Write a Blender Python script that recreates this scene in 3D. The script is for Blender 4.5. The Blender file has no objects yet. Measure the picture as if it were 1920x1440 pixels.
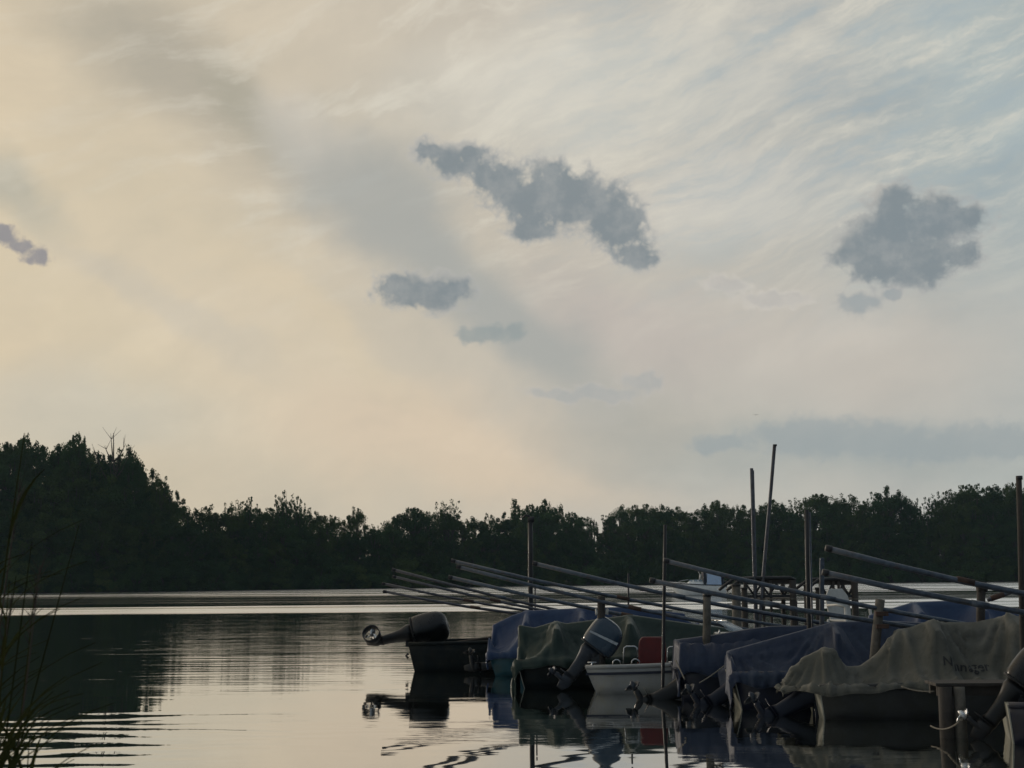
import bpy, bmesh, math, random
import numpy as np
from mathutils import Vector, Matrix
from mathutils.bvhtree import BVHTree

random.seed(7); RNG = np.random.default_rng(7)
R = math.radians
scene = bpy.context.scene
COL = scene.collection

# ------------------------------------------------------------------ camera
F = 2600.0                    # focal length in pixels of a 1920 px wide picture
CAMH = 1.55
PITCH = math.atan((1085 - 720) / F)
ROLL = 0.0087
cam_d = bpy.data.cameras.new('camera'); cam = bpy.data.objects.new('camera', cam_d); COL.objects.link(cam)
cam_d.sensor_width = 36; cam_d.lens = 36 * F / 1920
cam_d.clip_start = 0.1; cam_d.clip_end = 6000
CM = Matrix.Rotation(math.pi / 2 + PITCH, 4, 'X') @ Matrix.Rotation(-ROLL, 4, 'Z')
cam.matrix_world = Matrix.Translation((0, 0, CAMH)) @ CM
cam_d.dof.use_dof = True; cam_d.dof.focus_distance = 19.0; cam_d.dof.aperture_fstop = 6.0
scene.camera = cam
C3 = CM.to_3x3()
CAMP = Vector((0, 0, CAMH))

def ray(px, py): return (C3 @ Vector(((px - 960) / F, -(py - 720) / F, -1))).normalized()
def azel(px, py):
    d = ray(px, py); return math.degrees(math.atan2(d.x, d.y)), math.degrees(math.asin(d.z))
def water_at(px, py):
    d = ray(px, py); return CAMP + d * (-CAMH / d.z)
def at(px, py, depth):
    d = ray(px, py); return CAMP + d * (depth / d.y)

# ------------------------------------------------------------------ view
scene.view_settings.view_transform = 'Standard'; scene.view_settings.look = 'None'
scene.view_settings.gamma = 1.0; scene.view_settings.exposure = 0.0
scene.cycles.use_denoising = True
scene.cycles.max_bounces = 4; scene.cycles.diffuse_bounces = 1; scene.cycles.glossy_bounces = 3; scene.cycles.transmission_bounces = 3
scene.cycles.transparent_max_bounces = 8

# ------------------------------------------------------------------ node helper
class NT:
    def __init__(s, tree): s.t = tree; s.t.nodes.clear()
    def n(s, typ, ins=None, **props):
        nd = s.t.nodes.new('ShaderNode' + typ)
        for k, v in props.items(): setattr(nd, k, v)
        if ins:
            for k, v in ins.items(): s.put(nd.inputs[k], v)
        return nd
    def put(s, sock, v):
        if isinstance(v, bpy.types.NodeSocket): s.t.links.new(v, sock)
        elif isinstance(v, bpy.types.Node): s.t.links.new(v.outputs[0], sock)
        else:
            if hasattr(sock.default_value, '__len__') and hasattr(v, '__len__') and len(sock.default_value) == 4 and len(v) == 3: v = (*v, 1)
            sock.default_value = v
    def m(s, op, a, b=0.0, c=0.0, clamp=False):
        nd = s.n('Math', operation=op, use_clamp=clamp)
        s.put(nd.inputs[0], a); s.put(nd.inputs[1], b); s.put(nd.inputs[2], c); return nd.outputs[0]
    def vm(s, op, a, b=(0, 0, 0)):
        nd = s.n('VectorMath', operation=op); s.put(nd.inputs[0], a); s.put(nd.inputs[1], b)
        return nd.outputs['Value'] if op in ('LENGTH', 'DOT_PRODUCT') else nd.outputs[0]
    def mix(s, f, a, b, blend='MIX'):
        nd = s.n('Mix', data_type='RGBA', blend_type=blend); nd.clamp_factor = True
        s.put(nd.inputs[0], f); s.put(nd.inputs[6], a); s.put(nd.inputs[7], b); return nd.outputs[2]
    def ramp(s, f, stops, interp='LINEAR'):
        nd = s.n('ValToRGB'); cr = nd.color_ramp; cr.interpolation = interp
        while len(cr.elements) < len(stops): cr.elements.new(0.5)
        for e, (p, c) in zip(cr.elements, stops):
            e.position = p; e.color = (*c, 1) if hasattr(c, '__len__') else (c, c, c, 1)
        s.put(nd.inputs[0], f); return nd.outputs[0]
    def sstep(s, x, lo, hi, to0=0.0, to1=1.0):
        nd = s.n('MapRange', interpolation_type='SMOOTHSTEP')
        s.put(nd.inputs[0], x); nd.inputs[1].default_value = lo; nd.inputs[2].default_value = hi
        nd.inputs[3].default_value = to0; nd.inputs[4].default_value = to1; return nd.outputs[0]
    def noise(s, vec, scale, detail=4, rough=0.55, dist=0.0, col=False):
        nd = s.n('TexNoise', {'Scale': scale, 'Detail': detail, 'Roughness': rough, 'Distortion': dist})
        if vec is not None: s.put(nd.inputs['Vector'], vec)
        return nd.outputs['Color' if col else 'Fac']
    def mapping(s, vec, loc=(0, 0, 0), rot=0.0, scale=(1, 1, 1), typ='TEXTURE'):
        nd = s.n('Mapping', vector_type=typ)
        s.put(nd.inputs[0], vec); nd.inputs[1].default_value = loc; nd.inputs[2].default_value = (0, 0, rot); nd.inputs[3].default_value = scale
        return nd.outputs[0]

# ------------------------------------------------------------------ sky
SUN_AZ, SUN_EL = -48.0, 9.0
SUN_DIR = Vector((math.sin(R(SUN_AZ)) * math.cos(R(SUN_EL)), math.cos(R(SUN_AZ)) * math.cos(R(SUN_EL)), math.sin(R(SUN_EL))))
world = bpy.data.worlds.new('World'); scene.world = world; world.use_nodes = True
def build_sky():
    w = NT(world.node_tree)
    D = w.n('TexCoord').outputs['Generated']
    sx = w.n('SeparateXYZ', {0: D})
    az = w.m('MULTIPLY', w.m('ARCTAN2', sx.outputs[0], sx.outputs[1]), 57.2958)
    el = w.m('MULTIPLY', w.m('ARCSINE', sx.outputs[2]), 57.2958)
    P = w.n('CombineXYZ', {0: az, 1: el, 2: 0.0}).outputs[0]
    sky = w.n('TexSky', sky_type='NISHITA', sun_disc=False, sun_elevation=R(SUN_EL), sun_rotation=R(SUN_AZ), altitude=0, air_density=1.0, dust_density=1.5, ozone_density=1.5)
    clear = w.mix(1.0, sky.outputs[0], (0.12, 0.12, 0.12), 'MULTIPLY')
    # high veil of cloud, lit from the low sun on the left
    s = w.m('MULTIPLY_ADD', w.vm('DOT_PRODUCT', D, tuple(SUN_DIR)), 0.5, 0.5)
    veil = w.ramp(s, [(0.0, (.088, .118, .155)), (0.32, (.125, .160, .200)), (0.50, (.22, .255, .285)), (0.60, (.33, .355, .365)), (0.69, (.44, .458, .45)), (0.82, (.515, .482, .43)), (0.93, (.595, .52, .40)), (1.0, (.74, .59, .40))])
    # soft broad shapes within the veil
    pw = w.vm('ADD', P, w.vm('MULTIPLY', w.vm('SUBTRACT', w.noise(P, 0.13, 5, .55, col=True), (0.500, 0.500, 0.500)), (7.0, 5.0, 0)))
    def soft(base, px, py, rx, ry, rot, colr, k, edge=.85):
        a, e = azel(px, py)
        v = w.mapping(pw, (a, e, 0), R(rot), (rx / 45.4, ry / 45.4, 1))
        L = w.vm('LENGTH', v)
        f = w.sstep(L, 1.0, 1.0 - edge, 0.0, k)
        return w.mix(f, base, colr)
    c = veil
    c = soft(c, 1900, 180, 480, 420, 0, (0.385, 0.445, 0.460), .85)
    c = soft(c, 1150, 150, 640, 260, 8, (0.616, 0.609, 0.560), .75)
    c = soft(c, 1400, 350, 380, 130, 10, (0.621, 0.609, 0.571), .6)
    c = soft(c, 200, 480, 520, 330, -20, (0.630, 0.548, 0.409), .7)
    c = soft(c, 320, 110, 420, 170, -32, (.405, .375, .315), .85)
    c = soft(c, 480, 190, 160, 90, -32, (0.360, 0.345, 0.285), .6)
    c = soft(c, 60, 350, 220, 80, -38, (0.430, 0.420, 0.360), .75)
    c = soft(c, 590, 230, 150, 90, -25, (0.611, 0.568, 0.504), .6)
    c = soft(c, 520, 690, 620, 190, -34, (0.630, 0.548, 0.426), .8)
    c = soft(c, 330, 590, 330, 45, -32, (0.512, 0.477, 0.414), .5)
    c = soft(c, 1180, 620, 330, 140, -25, (0.478, 0.436, 0.414), .7)
    c = soft(c, 840, 840, 480, 130, -12, (.655, .545, .425), .85)
    c = soft(c, 120, 780, 420, 120, 0, (0.522, 0.507, 0.448), .6)
    c = soft(c, 1560, 660, 480, 190, -8, (0.517, 0.482, 0.442), .8)
    c = soft(c, 1200, 830, 320, 90, 0, (0.420, 0.410, 0.375), .7)
    c = soft(c, 1650, 850, 620, 90, 0, (.355, .39, .39), .7)
    # fine streaked cirrus
    pl = w.vm('ADD', P, w.vm('MULTIPLY', w.vm('SUBTRACT', w.noise(P, 0.09, 1, .5, col=True), (.5, .5, .5)), (4.0, 5.0, 0)))
    pl = w.vm('ADD', pl, w.vm('MULTIPLY', w.vm('SUBTRACT', w.noise(P, 0.9, 3, .6, col=True), (.5, .5, .5)), (.9, .5, 0)))
    q = w.mapping(pl, (0, 0, 0), R(15), (7.0, 3.6, 1))
    ci = w.noise(q, 1.0, 9, .60)
    c = w.mix(w.sstep(ci, .48, .72, 0, .42), c, w.mix(1.0, c, (1.20, 1.19, 1.17), 'MULTIPLY'))
    c = w.mix(w.sstep(ci, .52, .28, 0, .45), c, w.mix(1.0, c, (.82, .85, .88), 'MULTIPLY'))
    q2 = w.mapping(pl, (3, 1, 0), R(20), (5.5, 1.3, 1))
    ci2 = w.noise(q2, 1.0, 10, .66)
    hi = w.m('MULTIPLY', w.sstep(el, 8, 17), w.sstep(az, -22, 0, .35, 1.0))
    c = w.mix(w.m('MULTIPLY', w.sstep(ci2, .47, .70, 0, .62), hi), c, (.69, .66, .58))
    rt = w.m('MULTIPLY', hi, w.sstep(az, -6, 16))
    c = w.mix(w.m('MULTIPLY', w.sstep(ci2, .53, .34, 0, .62), rt), c, (.345, .42, .465))
    # the broad shaded wedge in the veil
    c = soft(c, 720, 400, 350, 150, -40, (.345, .363, .36), .80, .8)
    c = soft(c, 985, 620, 350, 120, -40, (.36, .375, .37), .85, .75)
    c = soft(c, 560, 600, 420, 60, -38, (.66, .56, .41), .35)
    # gaps where clear sky shows
    gap = w.m('MULTIPLY', w.sstep(w.noise(q, .7, 4, .5), .42, .62), w.m('MULTIPLY', hi, w.sstep(az, -2, 24)))
    c = w.mix(w.m('MULTIPLY', gap, .30), c, clear)
    c = w.mix(.03, c, clear)
    c = w.mix(1.0, c, (1.08, 1.06, 1.02), 'MULTIPLY')
    # small cumulus clouds, darker than the veil behind them
    wob = w.vm('MULTIPLY', w.vm('SUBTRACT', w.noise(P, .55, 2, .5, col=True), (.5, .5, .5)), (1.2, 1.0, 0))
    wob2 = w.vm('MULTIPLY', w.vm('SUBTRACT', w.noise(P, 2.0, 6, .56, col=True), (.5, .5, .5)), (.6, .5, 0))
    pc = w.vm('ADD', w.vm('ADD', P, wob), wob2)
    pcs = w.vm('ADD', pc, (-.30, .34, 0))
    def lumps(lst, pc=pc):
        acc = None
        for (px, py, rx, ry) in lst:
            a, e = azel(px, py)
            kx, ky = 45.4 / rx, 45.4 / ry; vv = w.n('VectorMath', {0: pc, 1: (kx, ky, 0), 2: (-a * kx, -e * ky, 0)}, operation='MULTIPLY_ADD'); L = w.vm('LENGTH', vv.outputs[0])
            acc = L if acc is None else w.m('SMOOTH_MIN', acc, L, 0.7)
        return w.m('SUBTRACT', 1.0, acc)
    def bil(sc, dt, r): return w.m('ABSOLUTE', w.m('MULTIPLY_ADD', w.noise(P, sc, dt, r), 2.0, -1.0))
    puff = w.m('ADD', w.m('MULTIPLY', bil(.85, 1, .5), 1.15), w.m('ADD', w.m('MULTIPLY', bil(2.1, 2, .5), .75), w.m('MULTIPLY', bil(5.5, 4, .6), .26)))
    puff = w.m('SUBTRACT', .48, puff)
    fine = w.m('MULTIPLY', w.m('SUBTRACT', w.noise(P, 2.6, 8, .62), .5), .62)
    det = w.m('ADD', puff, fine)
    det2 = w.noise(P, .9, 4, .6)
    def cloud(base, lst, thin, thick, k=1.0, e0=-.14, e1=.72, d=1.0, rim=0.0):
        lm = lumps(lst); f = w.m('ADD', w.m('MULTIPLY', lm, 1.2), w.m('MULTIPLY', det, d))
        al = w.sstep(f, e0, e1, 0, k)
        core = w.m('ADD', lm, w.m('MULTIPLY', puff, .25))
        cc = w.mix(w.m('MULTIPLY', w.sstep(core, -.15, .50), w.sstep(det2, .30, .60, .70, 1.0)), thin, thick)
        if rim > 0:                                             # the side turned to the sun is lighter
            ls = lumps(lst, pcs); cc = w.mix(w.sstep(w.m('MULTIPLY', w.m('SUBTRACT', lm, ls), w.sstep(lm, .75, .15)), .10, .42, 0, rim), cc, (.56, .53, .48))
        return w.mix(al, base, cc)
    thin, thick = (.46, .455, .44), (.205, .245, .27)
    c = cloud(c, [(795, 285, 28, 22), (840, 305, 55, 36), (885, 292, 32, 28), (935, 335, 68, 50), (985, 375, 70, 55), (1035, 330, 40, 44), (1065, 370, 80, 62), (1125, 385, 62, 52), (1160, 425, 62, 58), (1200, 470, 46, 36), (1000, 425, 42, 34)], thin, thick, .9, rim=.55)
    c = cloud(c, [(790, 552, 92, 34), (845, 548, 52, 32), (735, 540, 38, 36)], thin, thick, .86, rim=.4)
    c = cloud(c, [(1672, 372, 38, 42), (1700, 430, 105, 72), (1655, 475, 92, 62), (1745, 405, 70, 46), (1810, 410, 50, 34), (1725, 495, 72, 44), (1610, 470, 50, 42), (1800, 480, 36, 32)], thin, thick, .88, rim=.6)
    c = cloud(c, [(12, 434, 22, 15), (42, 455, 24, 16), (66, 476, 24, 17)], (.42, .38, .35), (.25, .25, .28), .85)
    c = cloud(c, [(935, 622, 56, 24), (890, 630, 30, 18)], (.43, .43, .40), (.30, .34, .34), .8)
    c = cloud(c, [(1612, 572, 40, 20), (1668, 552, 26, 12)], (.44, .43, .41), (.30, .34, .36), .7)
    c = cloud(c, [(1360, 535, 50, 18), (1455, 560, 80, 18)], (.66, .62, .56), (.50, .48, .45), .75)
    c = cloud(c, [(1040, 737, 60, 15), (1140, 735, 90, 15), (1210, 714, 50, 20)], (.54, .51, .47), (.41, .42, .41), .7)
    c = cloud(c, [(1345, 835, 60, 20), (1500, 815, 110, 34), (1600, 825, 160, 40), (1760, 830, 160, 38), (1890, 830, 120, 36)], (.37, .40, .40), (.315, .36, .375), .65, d=.6)
    bg = w.n('Background', {'Color': c, 'Strength': 1.0})
    w.n('OutputWorld', {'Surface': bg})
build_sky()
world.cycles.sampling_method = 'MANUAL'; world.cycles.sample_map_resolution = 128
sun_d = bpy.data.lights.new('sun', 'SUN'); sun = bpy.data.objects.new('sun', sun_d); COL.objects.link(sun)
sun_d.energy = 1.0; sun_d.angle = R(12); sun_d.color = (1.0, .88, .74)
sun.rotation_euler = (-SUN_DIR).to_track_quat('-Z', 'Y').to_euler(); sun.location = (0, 0, 60)

# ------------------------------------------------------------------ materials
MATS = {}
def mat(name, col, rough=.6, var=.25, vscale=8.0, bump=0.0, bscale=60.0, metal=0.0, spec=.5, dirt=None, dscale=3.0, damount=.5, coat=0.0, trans=0.0):
    if name in MATS: return MATS[name]
    m = bpy.data.materials.new(name); m.use_nodes = True; t = NT(m.node_tree)
    oc = t.n('TexCoord').outputs['Object']
    n1 = t.noise(oc, vscale, 5, .6)
    dark = tuple(x * (1 - var) for x in col); lite = tuple(min(1, x * (1 + var)) for x in col)
    c = t.mix(t.sstep(n1, .3, .7), dark, lite)
    if dirt is not None:
        c = t.mix(t.sstep(t.noise(oc, dscale, 7, .65), .48, .68, 0, damount), c, dirt)
    b = t.n('BsdfPrincipled', {'Base Color': c, 'Roughness': t.sstep(n1, .25, .75, max(.03, rough - .1), min(1, rough + .12)), 'Metallic': metal, 'Specular IOR Level': spec, 'Coat Weight': coat})
    if bump > 0:
        bp = t.n('Bump', {'Strength': bump, 'Distance': .01, 'Height': t.noise(oc, bscale, 4, .6)})
        t.put(b.inputs['Normal'], bp)
    if trans > 0: b.inputs['Transmission Weight'].default_value = trans
    t.n('OutputMaterial', {'Surface': b})
    MATS[name] = m; return m
def leaf_mat(name, col, col2):
    m = bpy.data.materials.new(name); m.use_nodes = True; t = NT(m.node_tree)
    oi = t.n('ObjectInfo').outputs['Random']
    n1 = t.noise(t.n('TexCoord').outputs['Object'], .35, 4, .6)
    c = t.mix(t.sstep(n1, .35, .65), col, col2)
    c = t.mix(1.0, c, t.ramp(oi, [(0, (.75, .8, .8)), (1, (1.2, 1.15, 1.0))]), 'MULTIPLY')
    a = t.n('BsdfDiffuse', {'Color': c}); tr = t.n('BsdfTranslucent', {'Color': c})
    mx = t.n('MixShader', {0: .22, 1: a, 2: tr}); t.n('OutputMaterial', {'Surface': mx}); return m

M_LEAF = leaf_mat('foliage_dark', (.038, .070, .034), (.070, .122, .048))
M_LEAF2 = leaf_mat('foliage_olive', (.050, .078, .032), (.092, .132, .046))
M_BARK = mat('bark', (.06, .05, .04), .9, .4, 3.0, .5, 20)
M_REED = leaf_mat('reed_green', (.030, .038, .014), (.055, .058, .022))
M_REEDDRY = mat('reed_dry', (.05, .042, .028), .8, .3, 10)

# ------------------------------------------------------------------ mesh helpers
def link(name, me, m=None, parent=None, smooth=False):
    if m is not None and not me.materials: me.materials.append(m)
    if smooth: me.polygons.foreach_set('use_smooth', [True] * len(me.polygons))
    o = bpy.data.objects.new(name, me); COL.objects.link(o)
    if parent is not None: o.parent = parent
    return o
def tag(o, label=None, cat=None, group=None, kind=None):
    for k, v in (('label', label), ('category', cat), ('group', group), ('kind', kind)):
        if v: o[k] = v
    return o
def empty(name, loc=(0, 0, 0), rz=0.0):
    o = bpy.data.objects.new(name, None); COL.objects.link(o); o.location = loc; o.rotation_euler = (0, 0, rz); o.empty_display_size = .1
    return o
class MB:
    """collects simple shapes into one mesh"""
    def __init__(s): s.v = []; s.f = []
    def add(s, vs, fs):
        k = len(s.v); s.v += [tuple(p) for p in vs]; s.f += [tuple(i + k for i in q) for q in fs]; return s
    def box(s, c, size, rot=None, taper=1.0):
        hx, hy, hz = size[0] / 2, size[1] / 2, size[2] / 2
        P = []
        for z, k in ((-hz, 1), (hz, taper)):
            for x, y in ((-hx, -hy), (hx, -hy), (hx, hy), (-hx, hy)):
                p = Vector((x * k, y * k, z))
                if rot is not None: p = rot @ p
                P.append(Vector(c) + p)
        return s.add(P, [(0, 3, 2, 1), (4, 5, 6, 7), (0, 1, 5, 4), (1, 2, 6, 5), (2, 3, 7, 6), (3, 0, 4, 7)])
    def tube(s, pts, rad, n=8, cap=True):
        pts = [Vector(p) for p in pts]; rs = rad if hasattr(rad, '__len__') else [rad] * len(pts)
        rings = []; up = None
        for i, p in enumerate(pts):
            t = (pts[min(i + 1, len(pts) - 1)] - pts[max(i - 1, 0)]).normalized()
            if up is None: up = Vector((0, 0, 1)) if abs(t.z) < .9 else Vector((1, 0, 0))
            a = t.cross(up).normalized(); b = a.cross(t).normalized(); up = b
            rings.append([p + (a * math.cos(2 * math.pi * k / n) + b * math.sin(2 * math.pi * k / n)) * rs[i] for k in range(n)])
        return s.loft(rings, cap)
    def loft(s, rings, cap=True, closed=True):
        n = len(rings[0]); V = [p for r in rings for p in r]; Fs = []
        for i in range(len(rings) - 1):
            for k in range(n if closed else n - 1):
                k2 = (k + 1) % n
                Fs.append((i * n + k, i * n + k2, (i + 1) * n + k2, (i + 1) * n + k))
        if cap:
            Fs.append(tuple(range(n - 1, -1, -1))); Fs.append(tuple((len(rings) - 1) * n + k for k in range(n)))
        return s.add(V, Fs)
    def mesh(s, name='m', bevel=0.0, sub=0):
        me = bpy.data.meshes.new(name); me.from_pydata(s.v, [], s.f)
        bm = bmesh.new(); bm.from_mesh(me)
        bmesh.ops.recalc_face_normals(bm, faces=bm.faces)
        if bevel > 0:
            es = [e for e in bm.edges if len(e.link_faces) == 2 and e.calc_face_angle(0) > R(35)]
            bmesh.ops.bevel(bm, geom=es, offset=bevel, segments=2, profile=.6, affect='EDGES')
        bm.to_mesh(me); bm.free(); return me
    def build(s, name, m, parent=None, smooth=False, bevel=0.0):
        o = link(name, s.mesh(name, bevel), m, parent, smooth)
        return o
def subsurf(o, lv=1):
    md = o.modifiers.new('s', 'SUBSURF'); md.levels = lv; md.render_levels = lv; return o
def solid(o, th, off=0):
    md = o.modifiers.new('t', 'SOLIDIFY'); md.thickness = th; md.offset = off; return o
def super_ring(z, cx, hx, hy, n=20, p=3.0, cy=0.0):
    out = []
    for k in range(n):
        a = 2 * math.pi * k / n; ca, sa = math.cos(a), math.sin(a)
        out.append(Vector((cx + hx * math.copysign(abs(ca) ** (2 / p), ca), cy + hy * math.copysign(abs(sa) ** (2 / p), sa), z)))
    return out

# ------------------------------------------------------------------ water and banks
def build_water():
    m = bpy.data.materials.new('lake_water'); m.use_nodes = True; t = NT(m.node_tree)
    oc = t.n('TexCoord').outputs['Object']
    sp = t.n('SeparateXYZ', {0: oc}); Y = sp.outputs[1]
    # broad wind pattern: streaks lying across the view
    st = t.noise(t.mapping(oc, (0, 0, 0), R(1.5), (170, 11, 1)), 1.0, 5, .65)
    st2 = t.noise(t.mapping(oc, (7, 0, 0), R(-1), (300, 10, 1)), 1.0, 3, .5)
    wob = t.m('ADD', Y, t.m('MULTIPLY', t.m('SUBTRACT', t.noise(t.mapping(oc, (0, 0, 0), 0, (45, 12, 1)), 1.0, 4, .6), .5), 9.0))
    wind = t.m('MULTIPLY', t.sstep(wob, 65, 70), t.sstep(wob, 330, 260))
    calm = t.m('MULTIPLY', t.sstep(wob, 88, 96), t.sstep(wob, 146, 134))          # a calmer lane inside the ruffled water
    wind = t.m('MULTIPLY', wind, t.m('SUBTRACT', 1.0, t.m('MULTIPLY', calm, .75)))
    wind = t.m('MULTIPLY', wind, t.sstep(t.m('ADD', st, t.m('MULTIPLY', st2, .4)), .60, .78, .0, 1.0))
    # ripples
    sw = t.noise(t.mapping(oc, (0, 0, 0), R(-3), (9.0, .85, 1)), 1.0, 2, .45, .3)
    rp = t.noise(t.mapping(oc, (3, 1, 0), R(2), (4.2, .34, 1)), 1.0, 3, .5, .3)
    rp2 = t.noise(t.mapping(oc, (1, 5, 0), R(-2), (.8, .10, 1)), 1.0, 2, .5, .3)
    patch = t.sstep(t.noise(t.mapping(oc, (2, 0, 0), 0, (7, 4, 1)), 1.0, 3, .5), .42, .62)
    near = t.sstep(Y, 14, 34)
    h = t.m('MULTIPLY', sw, t.m('MULTIPLY_ADD', t.sstep(t.noise(t.mapping(oc, (4, 2, 0), 0, (16, 7, 1)), 1.0, 2, .5), .45, .62), .0065, .0025))
    h = t.m('ADD', h, t.m('MULTIPLY', rp, t.m('MULTIPLY_ADD', patch, .0013, t.m('MULTIPLY', near, .0085))))
    h = t.m('ADD', h, t.m('MULTIPLY', rp2, t.m('MULTIPLY', patch, .0012)))
    c0 = water_at(140, 1385)                                # a small train of waves rolling in on the left
    el_ = t.vm('LENGTH', t.mapping(oc, (c0.x - 1.0, c0.y, 0), 0, (4.2, 4.0, 1)))
    wt = t.m('SINE', t.m('MULTIPLY', t.m('ADD', Y, t.m('ADD', t.m('MULTIPLY', sp.outputs[0], .05), t.m('MULTIPLY', t.noise(t.mapping(oc, (0, 0, 0), 0, (3.5, 1.6, 1)), 1.0, 3, .5), 1.9))), 8.5))
    h = t.m('ADD', h, t.m('MULTIPLY', wt, t.m('MULTIPLY', t.sstep(el_, 1.0, .25, 0, .0036), t.sstep(t.noise(t.mapping(oc, (9, 3, 0), 0, (4, 1.2, 1)), 1.0, 2, .5), .35, .6, .25, 1.0))))
    bp = t.n('Bump', {'Strength': 1.0, 'Distance': 1.0, 'Height': h})
    rough = t.m('ADD', .012, t.m('ADD', t.m('MULTIPLY', wind, .34), t.m('MULTIPLY', t.sstep(Y, 25, 65), .014)))
    fr = t.n('Fresnel', {'IOR': 1.33}); t.put(fr.inputs['Normal'], bp)
    fac = t.m('POWER', fr.outputs[0], .28)
    g = t.n('BsdfGlossy', {'Color': (.97, .97, .96), 'Roughness': rough, 'Normal': bp})
    d = t.n('BsdfDiffuse', {'Color': (.012, .016, .014)})
    mx = t.n('MixShader', {0: fac, 1: d, 2: g}); t.n('OutputMaterial', {'Surface': mx})
    me = bpy.data.meshes.new('lake'); S = 2500
    me.from_pydata([(-S, -300, 0), (S, -300, 0), (S, S, 0), (-S, S, 0)], [], [(0, 1, 2, 3)])
    tag(link('lake', me, m), kind='structure')
build_water()
M_SOIL = mat('bank_soil', (.05, .045, .03), .95, .4, .5, .6, 4)
def shore_pts():
    L = []
    for px, d in ((-500, 215), (-150, 208), (0, 212), (300, 222), (700, 250), (1000, 285), (1300, 315), (1600, 312), (1920, 305), (2500, 300)):
        L.append(((px - 960) / F * d, d))
    return L
SHORE = shore_pts()
def shore_d(px):
    xs = (-500, -150, 0, 300, 700, 1000, 1300, 1600, 1920, 2500); ds = (215, 208, 212, 222, 250, 285, 315, 312, 305, 300)
    return float(np.interp(px, xs, ds))
def build_banks():
    v = []; f = []; K = 60
    for i in range(K + 1):
        px = -500 + 3000 * i / K; d = shore_d(px) + 2.0 * math.sin(i * 1.7) + 1.2 * math.sin(i * 4.1)
        for j, (dd, z) in enumerate(((0, -.6), (1.0, .12), (4, .5), (30, 1.2), (120, 1.5))):
            D = d + dd; v.append(((px - 960) / F * D, D, z + (.12 * random.random() if 0 < j < 4 else 0)))
    for i in range(K):
        for j in range(4):
            a = i * 5 + j; f.append((a, a + 1, a + 6, a + 5))
    me = bpy.data.meshes.new('far_bank'); me.from_pydata(v, [], f)
    tag(link('far_bank', me, M_SOIL, smooth=True), kind='structure')
    # the near bank on which the camera stands
    v = []; f = []; nx, ny = 26, 12
    for j in range(ny):
        for i in range(nx):
            x = -9 + 18 * i / (nx - 1); y = -9 + 14.6 * j / (ny - 1)
            edge = 3.4 + .5 * math.sin(x * 1.3) + (2.6 if x < -1.5 else 0) * min(1, (-1.5 - x) / .8 if x < -1.5 else 0)
            z = -.35 + .5 * max(0, min(1, (edge - y) / 1.6)); v.append((x, y, z + .03 * random.random()))
    for j in range(ny - 1):
        for i in range(nx - 1):
            a = j * nx + i; f.append((a, a + 1, a + nx + 1, a + nx))
    me = bpy.data.meshes.new('near_bank'); me.from_pydata(v, [], f)
    tag(link('near_bank', me, M_SOIL, smooth=True), kind='structure')
build_banks()

# ------------------------------------------------------------------ trees
def quads_mesh(name, cen, size, rng, flat=0.0):
    """one small leaf quad per centre, random facing"""
    n = len(cen)
    a = rng.normal(size=(n, 3)); a[:, 2] *= (1 - flat); a /= np.linalg.norm(a, axis=1)[:, None]
    b = rng.normal(size=(n, 3)); b -= (a * b).sum(1)[:, None] * a; b /= np.linalg.norm(b, axis=1)[:, None]
    s = size * rng.uniform(.6, 1.35, n)[:, None]; k = rng.uniform(.5, .9, n)[:, None]
    V = np.empty((n, 4, 3)); V[:, 0] = cen - a * s; V[:, 1] = cen + b * s * k; V[:, 2] = cen + a * s; V[:, 3] = cen - b * s * k
    me = bpy.data.meshes.new(name)
    me.vertices.add(4 * n); me.vertices.foreach_set('co', V.reshape(-1).astype(np.float32))
    me.loops.add(4 * n); me.loops.foreach_set('vertex_index', np.arange(4 * n, dtype=np.int32))
    me.polygons.add(n); me.polygons.foreach_set('loop_start', np.arange(0, 4 * n, 4, dtype=np.int32))
    try: me.polygons.foreach_set('loop_total', np.full(n, 4, dtype=np.int32))
    except Exception: pass
    me.update(calc_edges=True); return me
TREE_KINDS = {}
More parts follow.
